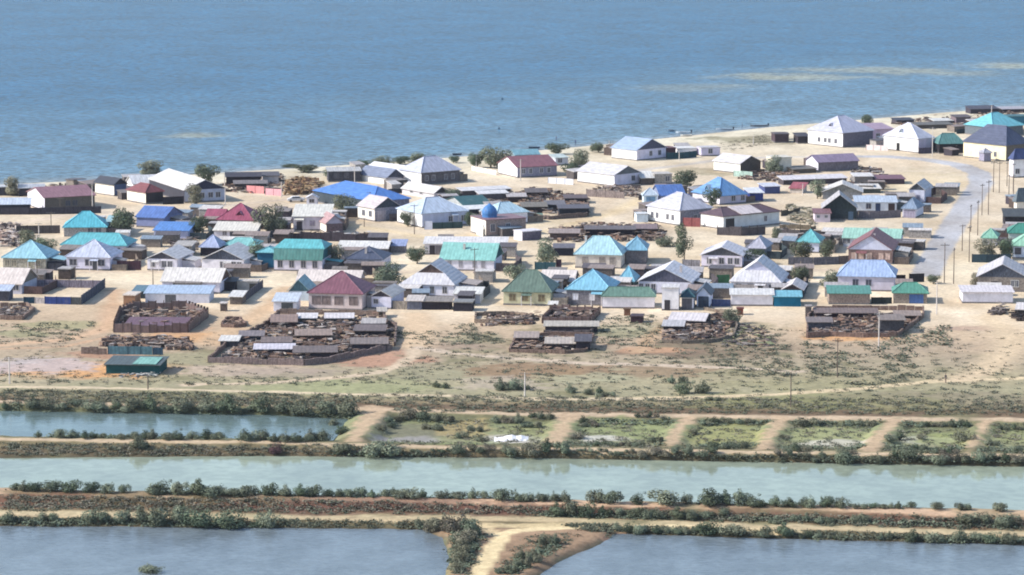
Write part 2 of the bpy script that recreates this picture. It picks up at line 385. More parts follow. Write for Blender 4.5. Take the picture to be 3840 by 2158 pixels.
# sharp man-made edges below follow the true height lines, the steppe above wanders
mixY = np.where(Y < 560, Y+wob*2.0, Yw)
for i in range(len(ys)-1):
    t = np.clip((mixY-ys[i])/(ys[i+1]-ys[i]), 0, 1)[..., None]; m = (mixY >= ys[i])[..., None]
    col = np.where(m, np.array(LINES[i][1])*(1-t)+np.array(LINES[i+1][1])*t, col)
n1 = fbm(X, Y, 5, 90, 5); n2 = fbm(X, Y, 1.6, 120, 3); n3 = fbm(X, Y*.5, 14, 70, 4)
# weedy mottling on the open ground and on the banks
yl = line_interp(X, line((1180, 1180, 1190, 1190, 1240), 0, SAND)[0], 1)
open_ = np.clip((yl-Y)/12, 0, 1)
weed = np.clip((n1-.5)*5, 0, 1)*np.clip((n3-.42)*5, 0, 1)*open_
wc = np.array(lin((128, 126, 98)))
col = col*(1-.75*weed[..., None])+wc*.75*weed[..., None]
for (px, py, rx, ry, c, st) in PATCH:
    g = G(px, py, 0.0 if py < 1530 else -.4)
    q = np.hypot((X-g.x)/rx, (Y-g.y)/ry)+(n1-.5)*1.4+(n2-.5)*.8
    a = (np.clip((1.15-q)/.35, 0, 1)*st)[..., None]; col = col*(1-a)+np.array(lin(c))*a
for d in DIVID:
    q = sdist(X, Y, d)+(n2-.5)*3+(n1-.5)*2; a = (np.clip((.1-q)/.9, 0, 1)*.9)[..., None]; col = col*(1-a)+np.array(lin((210, 184, 158)))*a
dc = sdist(X, Y, CAUSE)+(n1-.5)*3; a = (np.clip((1.5-dc)/1.5, 0, 1)*np.clip((G(1900, 1968, -.4).y-Y)/4, 0, 1))[..., None]
cc = np.array(lin((168, 142, 120)))*(.75+.5*n1[..., None]); col = col*(1-a)+cc*a
for (pts, wd, c, e) in STROKES:
    if wd <= 0: continue
    pl = [tuple(G(x, y, 0 if y < 1530 else -.4)[:2]) for x, y in pts]
    q = pdist(X, Y, pl)+(n1-.5)*2.2*min(1, e)
    a = (np.clip((wd/2+e/2-q)/e, 0, 1)*.92)[..., None]; col = col*(1-a)+np.array(lin(c))*a
vill = np.clip((Y-yl)/12, 0, 1)[..., None]
n5 = fbm(X, Y*.45, 8, 200, 5)[..., None]; n6 = fbm(X*.6, Y*.25, 3.5, 210, 4)[..., None]
col *= 1+vill*((n5-.5)*.55*np.array((.8, 1.0, 1.25))+(n6-.5)*.35)
col *= (0.87+.26*n1[..., None])*(0.92+.16*n2[..., None])
col *= K*np.array((1.05, 1.03, .95))
# wheel ruts
ny, nx = X.shape
V = np.stack([X, Y, Zg], -1).reshape(-1, 3)
idx = np.arange(nx*ny).reshape(ny, nx)
Fq = np.stack([idx[:-1, :-1], idx[:-1, 1:], idx[1:, 1:], idx[1:, :-1]], -1).reshape(-1, 4)
def fast_mesh(name, V, Fq, mat_, cols=None, smooth=True):
    me = bpy.data.meshes.new(name); me.vertices.add(len(V)); me.vertices.foreach_set('co', V.astype(np.float32).ravel())
    me.loops.add(Fq.size); me.loops.foreach_set('vertex_index', Fq.astype(np.int32).ravel())
    me.polygons.add(len(Fq)); me.polygons.foreach_set('loop_start', np.arange(0, Fq.size, Fq.shape[1], dtype=np.int32))
    me.polygons.foreach_set('loop_total', np.full(len(Fq), Fq.shape[1], np.int32))
    me.polygons.foreach_set('use_smooth', np.full(len(Fq), smooth))
    me.update(calc_edges=True)
    if cols is not None:
        at = me.color_attributes.new('tint', 'FLOAT_COLOR', 'POINT')
        at.data.foreach_set('color', np.concatenate([cols.reshape(-1, 3), np.ones((len(V), 1))], 1).astype(np.float32).ravel())
    me.materials.append(mat_)
    o = bpy.data.objects.new(name, me); C.objects.link(o); return o
gm = bpy.data.materials.new('ground'); n, l, b = nodes(gm)
at = n.new('ShaderNodeAttribute'); at.attribute_name = 'tint'
tc = n.new('ShaderNodeTexCoord'); nz = n.new('ShaderNodeTexNoise'); nz.inputs['Scale'].default_value = 0.9; nz.inputs['Detail'].default_value = 8; nz.inputs['Roughness'].default_value = .7
l.new(tc.outputs['Object'], nz.inputs['Vector']); r = ramp2(n, .72, 1.22, .3, .7); l.new(nz.outputs['Fac'], r.inputs[0])
mx = n.new('ShaderNodeMix'); mx.data_type = 'RGBA'; mx.blend_type = 'MULTIPLY'; mx.inputs[0].default_value = 1
l.new(at.outputs['Color'], mx.inputs[6]); l.new(r.outputs[0], mx.inputs[7]); l.new(mx.outputs[2], b.inputs['Base Color'])
b.inputs['Roughness'].default_value = .95; b.inputs['Specular IOR Level'].default_value = .1
nb = n.new('ShaderNodeTexNoise'); nb.inputs['Scale'].default_value = 1.5; nb.inputs['Detail'].default_value = 5; l.new(tc.outputs['Object'], nb.inputs['Vector'])
bu = n.new('ShaderNodeBump'); bu.inputs['Strength'].default_value = .7; bu.inputs['Distance'].default_value = .15
l.new(nb.outputs['Fac'], bu.inputs['Height']); l.new(bu.outputs[0], b.inputs['Normal'])
ground = fast_mesh('ground', V, Fq, gm, col); tag(ground, kind='structure')
# the land goes on under and beyond everything as one low sheet
far = MB(); far.face([(-9000, -3000, -6.0), (9000, -3000, -6.0), (9000, 16000, -6.0), (-9000, 16000, -6.0)])
o = far.build('seabed', mat('plain', (150, 150, 130))); tag(o, kind='structure')

# ------------------------------------------------------------------ water
def water_mat(name, c, rough, bscale, bdist, stretch=(1, 1, 1), attr=False, spec=.5, big=0, wv=.1):
    m = bpy.data.materials.new(name); n, l, b = nodes(m)
    b.inputs['Roughness'].default_value = rough; b.inputs['IOR'].default_value = 1.33; b.inputs['Specular IOR Level'].default_value = spec
    tc = n.new('ShaderNodeTexCoord'); mp = n.new('ShaderNodeMapping'); mp.inputs['Scale'].default_value = stretch
    mp.inputs['Rotation'].default_value = (0, 0, .25)
    l.new(tc.outputs['Object'], mp.inputs[0])
    nz = n.new('ShaderNodeTexNoise'); nz.inputs['Scale'].default_value = bscale; nz.inputs['Detail'].default_value = 5; nz.inputs['Roughness'].default_value = .6
    l.new(mp.outputs[0], nz.inputs['Vector'])
    bu = n.new('ShaderNodeBump'); bu.inputs['Distance'].default_value = bdist; bu.inputs['Strength'].default_value = 1.0
    l.new(nz.outputs['Fac'], bu.inputs['Height']); l.new(bu.outputs[0], b.inputs['Normal'])
    # light and dark of the waves put into the colour: crests paler, troughs darker
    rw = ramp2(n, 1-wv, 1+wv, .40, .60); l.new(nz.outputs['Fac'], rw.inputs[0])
    base = n.new('ShaderNodeRGB'); base.outputs[0].default_value = (*c, 1); out = base.outputs[0]
    if attr:
        a = n.new('ShaderNodeAttribute'); a.attribute_name = 'tint'; out = a.outputs['Color']
    nl = n.new('ShaderNodeTexNoise'); nl.inputs['Scale'].default_value = .03 if not big else big; nl.inputs['Detail'].default_value = 4
    l.new(tc.outputs['Object'], nl.inputs['Vector']); r = ramp2(n, .86, 1.14, .35, .65); l.new(nl.outputs['Fac'], r.inputs[0])
    mx = n.new('ShaderNodeMix'); mx.data_type = 'RGBA'; mx.blend_type = 'MULTIPLY'; mx.inputs[0].default_value = 1
    l.new(out, mx.inputs[6]); l.new(r.outputs[0], mx.inputs[7])
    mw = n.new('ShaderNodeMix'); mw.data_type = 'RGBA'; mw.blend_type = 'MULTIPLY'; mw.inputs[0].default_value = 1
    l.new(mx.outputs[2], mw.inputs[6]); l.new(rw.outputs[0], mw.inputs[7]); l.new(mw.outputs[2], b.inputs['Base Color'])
    return m
# sea with the tint of its own depth: pale over the shallows, yellow over the weedy shoal
sx = np.arange(-420, 421, 5.0); sy = np.concatenate([np.arange(690, 1300, 4.0), np.arange(1300, 2600, 12.0)])
SX, SY = np.meshgrid(sx, sy)
shY = line_interp(SX, line(SHORE, SEA_Z, SAND)[0], 1)
off = SY-shY
nn = fbm(SX, SY, 30, 300, 4); nf = fbm(SX, SY, 9, 330, 3)
t = np.clip((off+(nn-.5)*90)/300, 0, 1)[..., None]
SH_C, DP_C = np.array((.090, .175, .250)), np.array((.012, .092, .192))
sc_ = SH_C*(1-t)+DP_C*t
for (px, py, rx, ry, st) in ((2960, 290, 26, 18, .9), (3300, 264, 36, 18, .7), (3560, 275, 18, 16, .5), (3810, 248, 18, 18, .9), (2600, 330, 24, 18, .4), (740, 510, 9, 9, .8), (2700, 320, 12, 7, .3)):
    g = G(px, py, SEA_Z); q = np.hypot((SX-g.x)/rx, (SY-g.y)/ry)+(nf-.5)*1.3
    a = (np.clip((1.2-q)/.8, 0, 1)*st*.8)[..., None]; sc_ = sc_*(1-a)+np.array((.30, .29, .19))*a
wet = np.clip(1-off/14, 0, 1)[..., None]*.6; sc_ = sc_*(1-wet)+np.array((.26, .26, .26))*wet
idx = np.arange(SX.size).reshape(SX.shape)
Fs = np.stack([idx[:-1, :-1], idx[:-1, 1:], idx[1:, 1:], idx[1:, :-1]], -1).reshape(-1, 4)
Vs = np.stack([SX, SY, SX*0+SEA_Z], -1).reshape(-1, 3)
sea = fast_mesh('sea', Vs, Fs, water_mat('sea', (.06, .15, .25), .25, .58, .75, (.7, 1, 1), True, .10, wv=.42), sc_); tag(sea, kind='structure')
o2 = MB(); Rz = SEA_Z-.02
for q in ([(-8000, 690), (-420, 690), (-420, 14000), (-8000, 14000)], [(420, 690), (8000, 690), (8000, 14000), (420, 14000)], [(-420, 2588), (420, 2588), (420, 14000), (-420, 14000)]):
    o2.face([(a, b_, Rz) for a, b_ in q])
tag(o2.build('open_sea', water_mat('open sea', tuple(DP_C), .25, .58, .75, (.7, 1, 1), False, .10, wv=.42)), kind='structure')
def pond(name, pl, m, z=-1.0):
    b_ = MB(); b_.face([(p[0], p[1], z) for p in pl]); return tag(b_.build(name, m), kind='structure')
def Yat(ys, z, dY=0): return [(p[0], p[1]+dY) for p in line(ys, z, SAND)[0]]
def ext(pl, far_):   # widen a line beyond the frame
    a, b_ = pl[0], pl[-1]; return [(a[0]-60, a[1]+.5)]+pl+[(b_[0]+60, b_[1]-.5)]
pond('pond_water', [(x, y) for x, y in POND1[::-1]], water_mat('pond one', (.115, .165, .165), .12, .5, .05, spec=.5, big=.08))
nearl = ext(Yat((1830, 1852, 1870, 1890, 1912), .45, .8), 0); farl = ext(Yat((1715, 1706, 1711, 1728, 1745), -1.0), 0)
pond('canal_water', nearl+farl[::-1], water_mat('canal', (.265, .310, .240), .07, .5, .010, spec=.5, big=.06))
farl = ext(Yat((1970, 1976, 1988, 2016, 2042), -1.0), 0)
pond('lagoon_water', [(-120, 395), (120, 395)]+farl[::-1], water_mat('lagoon', (.145, .18, .205), .16, 1.1, .09, (.7, 1, 1), spec=.5, big=.15))
# ------------------------------------------------------------------ buildings
WHITE = (226, 224, 236); CREAM = (236, 230, 220); STONE = (150, 142, 130)
def frame_on(o0, ux, uz, nrm):
    o0 = Vector(o0); ux = Vector(ux); uz = Vector(uz); nrm = Vector(nrm)
    return lambda u, v, n_: tuple(o0+ux*u+uz*v+nrm*n_)
def window(root, Fm, u, v, ww, wh, fc=(225, 222, 220), dark=(60, 66, 80), name='window'):
    m = MB(); t = .11
    def bx(a0, b0, a1, b1, d0, d1, mm=m):
        a = [Fm(a0, b0, d0), Fm(a1, b0, d0), Fm(a1, b1, d0), Fm(a0, b1, d0), Fm(a0, b0, d1), Fm(a1, b0, d1), Fm(a1, b1, d1), Fm(a0, b1, d1)]
        for q in ((4, 5, 6, 7), (0, 1, 5, 4), (1, 2, 6, 5), (2, 3, 7, 6), (3, 0, 4, 7)): mm.face([a[k] for k in q])
    u0, u1, v0, v1 = u-ww/2, u+ww/2, v, v+wh
    bx(u0-t, v0-t, u0, v1+t, 0.005, .07); bx(u1, v0-t, u1+t, v1+t, .005, .07)
    bx(u0, v0-t, u1, v0, .005, .07); bx(u0, v1, u1, v1+t, .005, .07); bx(u-.04, v0, u+.04, v1, .005, .06)
    o = m.build(name, mat('plain', fc), root)
    p = MB()
    for a0, a1 in ((u0, u-.04), (u+.04, u1)):
        p.face([Fm(a0, v0, .02), Fm(a1, v0, .02), Fm(a1, v1, .02), Fm(a0, v1, .02)])
    p.build('pane', mat('glass', dark), o)
def door(root, Fm, u, dw, dh, c, name='door'):
    m = MB(); a = [Fm(u-dw/2, .02, .01), Fm(u+dw/2, .02, .01), Fm(u+dw/2, dh, .01), Fm(u-dw/2, dh, .01)]
    b_ = [Fm(u-dw/2, .02, .06), Fm(u+dw/2, .02, .06), Fm(u+dw/2, dh, .06), Fm(u-dw/2, dh, .06)]
    m.face(b_)
    for i in range(4): m.face([a[i], a[(i+1) % 4], b_[(i+1) % 4], b_[i]])
    m.build(name, mat('metal', c), root)
class GB:
    """each infill triangle or panel of a roof end is a part of its own"""
    def __init__(s): s.p = []
    def face(s, q): s.p.append(q)
    def build(s, name, m_, root):
        for q in s.p:
            n_ = (Vector(q[1])-Vector(q[0])).cross(Vector(q[2])-Vector(q[1])).normalized()*.06
            b_ = MB(); o = [tuple(Vector(v)+n_*.3) for v in q]; i_ = [tuple(Vector(v)-n_) for v in q]
            b_.face(o); b_.face(i_[::-1])
            for k in range(len(q)): b_.face([i_[k], i_[(k+1) % len(q)], o[(k+1) % len(q)], o[k]])
            b_.build(name, m_, root)
def block(root, w, d, h, hr, roof, rc, wc, lw=None, gc=None, rf=None, ov=.35, rc2=None, ox=0, oy=0, plinth=True):
    W = wc if isinstance(wc, tuple) else wc
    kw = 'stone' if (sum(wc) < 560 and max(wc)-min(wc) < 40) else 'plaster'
    mats = [mat(kw, wc), mat('plaster', lw) if lw else mat(kw, wc)]  # separate left wall tone; on white houses sunlight is put into it
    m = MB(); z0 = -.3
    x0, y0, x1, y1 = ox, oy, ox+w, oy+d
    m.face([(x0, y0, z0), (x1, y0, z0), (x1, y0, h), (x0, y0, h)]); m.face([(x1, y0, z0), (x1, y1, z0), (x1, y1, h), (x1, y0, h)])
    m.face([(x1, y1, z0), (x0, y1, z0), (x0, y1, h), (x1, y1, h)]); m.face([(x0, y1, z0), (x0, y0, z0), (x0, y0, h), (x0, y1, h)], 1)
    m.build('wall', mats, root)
    if plinth and h > 2.2:
        pm = MB(); pm.box(x0-.04, y0-.04, -.3, x1+.04, y1+.04, .32, bottom=False); pm.build('plinth', mat('plain', (140, 136, 138)), root)
    R = mat('roof', rc); r = MB(); E = h+.02
    a0, b0, a1, b1 = x0-ov, y0-ov, x1+ov, y1+ov; cx, cy = (x0+x1)/2, (y0+y1)/2; T = h+hr
    gcol = mat('plaster' if gc and sum(gc) > 500 else 'wood', gc or wc)
    g = GB()
    if roof == 'hip':
        if rf is None: rf = max(0.02, (max(w, d)-min(w, d)*.85)/max(w, d))
        if w >= d*.8:
            L = w*rf/2; p, q = (cx-L, cy, T), (cx+L, cy, T)
            A_, B_, C_, D_ = (a0, b0, E), (a1, b0, E), (a1, b1, E), (a0, b1, E)
            r.slab([[A_, B_, q, p], [B_, C_, q], [C_, D_, p, q], [D_, A_, p]], .13)
        else:
            L = d*rf/2; p, q = (cx, cy-L, T), (cx, cy+L, T)
            A_, B_, C_, D_ = (a0, b0, E), (a1, b0, E), (a1, b1, E), (a0, b1, E)
            r.slab([[A_, B_, p], [B_, C_, q, p], [C_, D_, q], [D_, A_, p, q]], .13)
        rd = MB(); 
        for a, b_ in ((A_, p), (B_, p if w < d*.8 else q), (p, q)): rd.cyl((a[0], a[1], a[2]+.06), (b_[0], b_[1], b_[2]+.06), .07, .07, 5)
        ro = r.build('roof', R, root); rd.build('ridge_cap', mat('roof', tuple(min(255, int(c*1.04+6)) for c in rc)), ro)
        return ro
    if roof == 'gx':
        r.slab([[(a0, b0, E), (a1, b0, E), (a1, cy, T), (a0, cy, T)], [(a0, cy, T), (a1, cy, T), (a1, b1, E), (a0, b1, E)]], .13)
        for x in (x0, x1): g.face([(x, y0, h), (x, y1, h), (x, cy, T-.14)] if x == x1 else [(x, y1, h), (x, y0, h), (x, cy, T-.14)])
    elif roof == 'gy':
        r.slab([[(a0, b0, E), (cx, b0, T), (cx, b1, T), (a0, b1, E)], [(cx, b0, T), (a1, b0, E), (a1, b1, E), (cx, b1, T)]][::-1], .13)
        g.face([(x0, y0, h), (x1, y0, h), (cx, y0, T-.14)]); g.face([(x1, y1, h), (x0, y1, h), (cx, y1, T-.14)])
    elif roof == 'dutch':
        yi = y0+min(3.0, d*.3); t_ = .5; zt = h+hr*t_; xa = a0+t_*(cx-a0); xb = a1-t_*(a1-cx)
        r.slab([[(a0, b0, E), (a1, b0, E), (xb, yi, zt), (xa, yi, zt)],
                [(a0, b0, E), (xa, yi, zt), (cx, yi-.35, T), (cx, b1, T), (a0, b1, E)],
                [(a1, b0, E), (a1, b1, E), (cx, b1, T), (cx, yi-.35, T), (xb, yi, zt)]], .13)
        g.face([(xa+.1, yi+.05, zt-.02), (xb-.1, yi+.05, zt-.02), (cx, yi+.05, T-.15)]); g.face([(x1, y1, h), (x0, y1, h), (cx, y1, T-.14)])
    elif roof == 'gambrel':
        yb = y0+1.1; zb = h+(hr*.62)
        r.slab([[(a0, yb, zb), (a1, yb, zb), (a1-1.6, cy, T), (a0+1.6, cy, T)], [(a0+1.6, cy, T), (a1-1.6, cy, T), (a1, y1-1.1, zb), (a0, y1-1.1, zb)],
                [(a0, y1-1.1, zb), (a0, yb, zb), (a0+1.6, cy, T)], [(a1, yb, zb), (a1, y1-1.1, zb), (a1-1.6, cy, T)]], .13)
        lo = MB(); lo.slab([[(a0+.2, b0, E), (a1-.2, b0, E), (a1-.2, yb, zb-.14), (a0+.2, yb, zb-.14)]], .12)
        lo2 = MB(); lo2.slab([[(a1-.2, b1, E), (a0+.2, b1, E), (a0+.2, y1-1.1, zb-.14), (a1-.2, y1-1.1, zb-.14)]], .12)
        for x in (x0, x1):
            q = [(x, y0, h), (x, y1, h), (x, y1-1.1, zb-.15), (x, yb, zb-.15)]; g.face(q if x == x1 else q[::-1])
        ro = r.build('roof', R, root); lo.build('lower_roof', mat('roof', rc2 or rc), ro); lo2.build('lower_roof', mat('roof', rc2 or rc), ro)
        g.build('gable', gcol, root); return ro
    elif roof == 'shed':
        r.slab([[(a0, b0, E), (a1, b0, E), (a1, b1, T), (a0, b1, T)]], .12)
        for x in (x0, x1):
            q = [(x, y0, h), (x, y1, h), (x, y1, T-.14)]; g.face(q if x == x1 else q[::-1])
        g.face([(x1, y1, h), (x0, y1, h), (x0, y1, T-.14), (x1, y1, T-.14)])
    elif roof == 'flat':
        r.box(x0-.15, y0-.15, h+.004, x1+.15, y1+.15, h+.22)
        return r.build('roof', R, root)
    g.build('gable', gcol, root)
    return r.build('roof', R, root)
CT = {}
def B(label, x0, y0, x1, ye, ya, roof, rc, wc=WHITE, dep=None, xL=None, r=-5, W=(), D=(), SW=(), cat='house', name=None, group=None,
      ww=1.15, wh=1.25, fc=(214, 212, 214), dark=(70, 74, 88), chim=None, gw=None, **kw):
    if cat == 'house' and -9 <= r <= -2 and y0 > 850: r -= 4
    A = G(x0, y0); s = scale_at(A); ra = math.radians(r)
    w_ = (x1-x0)/s/math.cos(ra)
    # perspective: walk the wall end until it lands on photo column x1
    for _ in range(4):
        e = (A.x+w_*math.cos(ra), A.y+w_*math.sin(ra)); px = 1920+F*e[0]/(e[1]*cp+CAMH*sp); w_ += (x1-px)/s/math.cos(ra)
    w_ = max(1.2, w_)
    if xL is not None:
        d_ = (x0-xL)/s/math.sin(ra)
        for _ in range(4):
            e = (A.x-d_*math.sin(ra), A.y+d_*math.cos(ra)); px = 1920+F*e[0]/(e[1]*cp+CAMH*sp); d_ += (px-xL)/s/math.sin(ra)
    else: d_ = dep or max(2.5, min(w_*.9, 10))
    h = max(1.2, z_for(ye, A.y)-.0)
    loc = {'hip': (w_/2, d_/2), 'gx': (w_/2, d_/2), 'gambrel': (w_/2, d_/2), 'gy': (w_/2, 0), 'dutch': (w_/2, min(3, d_*.3)), 'shed': (w_/2, d_), 'flat': (0, 0)}[roof]
    Yr = A.y+loc[0]*math.sin(ra)+loc[1]*math.cos(ra)
    hr = min(5.5, max(.35, z_for(ya, Yr)-h))
    if roof == 'shed': hr = min(hr, max(.35, d_*.35))
    root = empty(name or cat.replace(' ', '_'), A, ra)
    tag(root, label, cat, group)
    ro = block(root, w_, d_, h, hr, roof, rc, wc, **kw)
    Ff = frame_on((0, 0, 0), (1, 0, 0), (0, 0, 1), (0, -1, 0)); Fl = frame_on((0, d_, 0), (0, -1, 0), (0, 0, 1), (-1, 0, 0))
    sill = max(.8, min(1.1, h-wh-.55))
    whh = min(wh, h-sill-.25)
    def uof(px): return (px-x0)/(x1-x0)*w_
    if whh > .4:
        for px in W: window(root, Ff, uof(px), sill, ww, whh, fc, dark)
        for q in SW: window(root, Fl, q*d_, sill, ww, whh, fc, dark)
    for q in D:
        px, dw, c = q[0], q[1], q[2]
        door(root, Ff, min(max(uof(px), dw/2+.05), w_-dw/2-.05), min(dw, w_-.2), min(h-.3, 2.1 if dw < 2 else 2.5), c, 'garage_door' if dw >= 2 else 'door')
    if cat == 'house' and d_ > 6 and w_ > 6 and h > 2.2 and (int(x0)*7+int(y0)) % 5 < 3 and roof != 'flat':
        q = random.Random(int(x0)*13+int(y0)); aw = q.uniform(2.2, 3.6); ad = q.uniform(2.5, d_*.55)
        an = MB(); oy = d_*q.uniform(.25, .45); hh_ = h*q.uniform(.62, .8)
        an.box(w_+.05, oy, -.3, w_+aw, oy+ad, hh_, bottom=False)
        ao = an.build('annex', mat('plaster', q.choice([(200, 196, 200), (150, 142, 138), (176, 166, 156), (210, 206, 214)])), root)
        ar = MB(); ar.slab([[(w_+.05, oy-.2, hh_+.5), (w_+aw+.3, oy-.2, hh_+.05), (w_+aw+.3, oy+ad+.2, hh_+.05), (w_+.05, oy+ad+.2, hh_+.5)]], .1); ar.build('lean_to_roof', mat('roof', q.choice([rc, (220, 216, 214), (150, 146, 148), (196, 180, 170)])), ao)
        if q.random() < .6 and y0 > 850:
            pw = q.uniform(1.6, 2.4); px_ = w_*q.choice([.3, .5, .7])
            for dd in D: px_ = uof(dd[0])
            pr = MB(); pr.slab([[(px_-pw/2, -1.1, h*.78), (px_+pw/2, -1.1, h*.78), (px_+pw/2, -.02, h*.9), (px_-pw/2, -.02, h*.9)]], .08)
            po = pr.build('porch_roof', mat('roof', rc), root)
            for s_ in (-1, 1):
                c = MB(); c.box(px_+s_*pw/2-.06-.06*s_, -1.05, -.2, px_+s_*pw/2+.06-.06*s_, -.93, h*.78-.09); c.build('porch_post', mat('plaster', (214, 210, 214)), po)
    if chim:
        c = MB(); c.box(-.22, -.22, -1.0, .22, .22, .6); c.box(-.27, -.27, .6, .27, .27, .7)
        co = c.build('chimney', mat('plaster', (200, 190, 186)), ro); co.location = (w_*chim[0], d_*chim[1], h+hr*.75)
    CT[label] = (root, w_, d_, h, hr)
    return root
def extra(root, w, d, h, hr, roof, rc, wc, ox, oy, **kw):
    return block(root, w, d, h, hr, roof, rc, wc, ox=ox, oy=oy, **kw)
def dormer(root, x, y, z, s_, c, dark, rz=0.0):
    """a little triangular roof window"""
    m = MB(); m.slab([[(-s_, -s_*.2, 0), (0, -s_*.2, s_*1.1), (0, s_*1.6, s_*1.1), (-s_, s_*1.6, 0)], [(0, -s_*.2, s_*1.1), (s_, -s_*.2, 0), (s_, s_*1.6, 0), (0, s_*1.6, s_*1.1)]], .08)
    o = m.build('dormer', mat('roof', c), root, (x, y, z), rz)
    g = MB(); g.face([(-s_*.85, 0, 0), (s_*.85, 0, 0), (0, 0, s_*.95)]); g.build('pane', mat('plain', dark), o)

BLK = (62, 62, 76); NAVY = (70, 78, 104); TEAL = (92, 200, 214); CYAN = (150, 218, 236); MAR = (150, 88, 100); GRN = (88, 150, 138)
# ---- shore and upper left
B('long low shed with pale roof edge on the shore at the far left', 72, 738, 165, 706, 690, 'shed', (200, 205, 215), BLK, 5, r=8, cat='shed')
B('small dark shed under a pale flat roof at the left photo edge by the sea', -20, 735, 42, 704, 698, 'flat', (215, 220, 228), (80, 80, 90), 4, r=5, cat='shed')
B('long house with faded maroon gable roof and white end wall near the sea', 168, 793, 356, 742, 697, 'gx', (168, 122, 134), (122, 116, 110), xL=104, r=25, lw=WHITE, gc=WHITE, W=(255, 282), fc=(120, 120, 120), rc2=None)  # sunlit end wall and shaded front are put into the wall colours
B('dark lean-to with long pale blue roof left of the faded maroon house', -30, 803, 112, 768, 742, 'shed', (214, 226, 244), (62, 62, 78), 6, r=6, cat='lean-to')
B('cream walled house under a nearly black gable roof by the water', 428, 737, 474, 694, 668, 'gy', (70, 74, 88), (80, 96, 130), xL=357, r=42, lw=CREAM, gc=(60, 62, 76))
B('white garage with small red brown hip roof and dark open front', 547, 767, 612, 723, 688, 'hip', (150, 84, 88), (58, 56, 66), xL=477, r=38, lw=CREAM, rf=.5, cat='garage')
B('white sheet roofed hall behind the red brown garage', 500, 712, 640, 690, 655, 'gx', (240, 240, 244), (215, 215, 220), 7, r=20, cat='hall')
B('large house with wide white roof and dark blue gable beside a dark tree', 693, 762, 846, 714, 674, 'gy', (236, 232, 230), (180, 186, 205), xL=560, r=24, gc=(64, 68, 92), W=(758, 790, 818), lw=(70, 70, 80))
B('grey shed with flat pale roof behind the blue roofed hall', 1232, 684, 1352, 643, 627, 'shed', (206, 206, 206), (84, 84, 94), 5, r=8, cat='shed', W=(1262, 1300), fc=(110, 110, 120))
B('white low house with slate blue gable roof left of the lavender hip roof', 1450, 692, 1514, 668, 634, 'gy', (138, 150, 178), (110, 110, 125), xL=1344, r=40, lw=(240, 240, 244), gc=(84, 90, 108))
B('long white sheet roof behind the slate blue roof', 1500, 668, 1560, 648, 622, 'gy', (242, 244, 250), (200, 200, 210), xL=1376, r=40, lw=WHITE, cat='hall')
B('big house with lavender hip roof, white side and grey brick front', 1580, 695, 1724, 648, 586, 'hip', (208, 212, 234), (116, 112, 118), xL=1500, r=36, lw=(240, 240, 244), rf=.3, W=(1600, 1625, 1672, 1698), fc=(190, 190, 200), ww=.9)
b = B('huge bright blue hip roof hall above the cream gable house', 1400, 800, 1535, 755, 690, 'hip', (78, 142, 228), (150, 150, 170), xL=1178, r=34, lw=(70, 80, 90), rf=.55, cat='hall')
B('small white gatehouse with dark window left of the blue hall', 1150, 772, 1190, 744, 730, 'gy', (232, 232, 240), WHITE, 3, r=0, W=(1169,), dark=(50, 50, 60), cat='gatehouse')
B('cream roofed house with dark slate gable and round window in front of the blue hall', 1405, 832, 1500, 782, 740, 'gy', (226, 214, 216), (178, 176, 190), xL=1342, r=36, gc=(74, 84, 96), lw=CREAM, SW=(.35, .75), D=((1430, 2.6, (196, 186, 196)),))
B('house with cream sheet roof just below the grey brick house', 1628, 748, 1682, 726, 700, 'gy', (232, 228, 228), (190, 186, 196), xL=1508, r=36, gc=(84, 80, 88), SW=(.3, .6), lw=(200, 198, 204))
b = B('pale blue hip roofed house behind a dark green fence', 1583, 856, 1752, 802, 740, 'hip', (204, 222, 246), (196, 202, 226), xL=1490, r=30, lw=(240, 240, 244), rf=.28, W=(1690, 1738), fc=(235, 235, 240))
B('low hall with dark green sheet roof right of the pale blue house', 1742, 800, 1842, 772, 734, 'gx', (60, 112, 118), (190, 196, 200), 12, r=25, cat='hall')
B('open shed with thin white roof under the dark green roof', 1745, 822, 1850, 786, 770, 'shed', (244, 246, 248), BLK, 4, r=22, cat='shed')
B('long open shelter with white sheet roof behind the junk yard', 1735, 740, 1915, 716, 700, 'shed', (238, 236, 238), (96, 90, 96), 4, r=22, cat='shelter')
B('second white sheet shelter in front of the long one', 1800, 758, 1905, 728, 714, 'shed', (240, 238, 240), (120, 112, 118), 3, r=18, cat='shelter')
# prayer house with the dome
b = B('small pinkish brick prayer house with a bright blue dome', 1822, 888, 1972, 828, 812, 'flat', (156, 122, 132), (176, 160, 158), xL=1766, r=24, lw=CREAM, W=(1848, 1905), D=((1940, 1.2, (70, 64, 72)),), cat='prayer house', ww=1.0, wh=1.7)
_, w_, d_, h_, _ = CT['small pinkish brick prayer house with a bright blue dome']
m = MB(); N = 20
prof = [(1.75, 0), (1.75, .5), (1.85, .9), (1.75, 1.5), (1.45, 2.1), (.95, 2.6), (.4, 2.95), (.06, 3.3)]
for (r0, z0), (r1, z1) in zip(prof[:-1], prof[1:]):
    for i in range(N):
        a, c_ = 6.28318*i/N, 6.28318*(i+1)/N
        m.face([(r0*math.cos(a), r0*math.sin(a), z0), (r0*math.cos(c_), r0*math.sin(c_), z0), (r1*math.cos(c_), r1*math.sin(c_), z1), (r1*math.cos(a), r1*math.sin(a), z1)])
o = m.build('dome', mat('metal', (50, 130, 205)), b, (w_*.28, d_*.5, h_+.2), smooth=True)
m = MB(); m.cyl((0, 0, 0), (0, 0, 1.0), .05, .03, 6); m.build('finial', mat('metal', (200, 190, 120)), o, (0, 0, 3.25))
m = MB(); N = 10
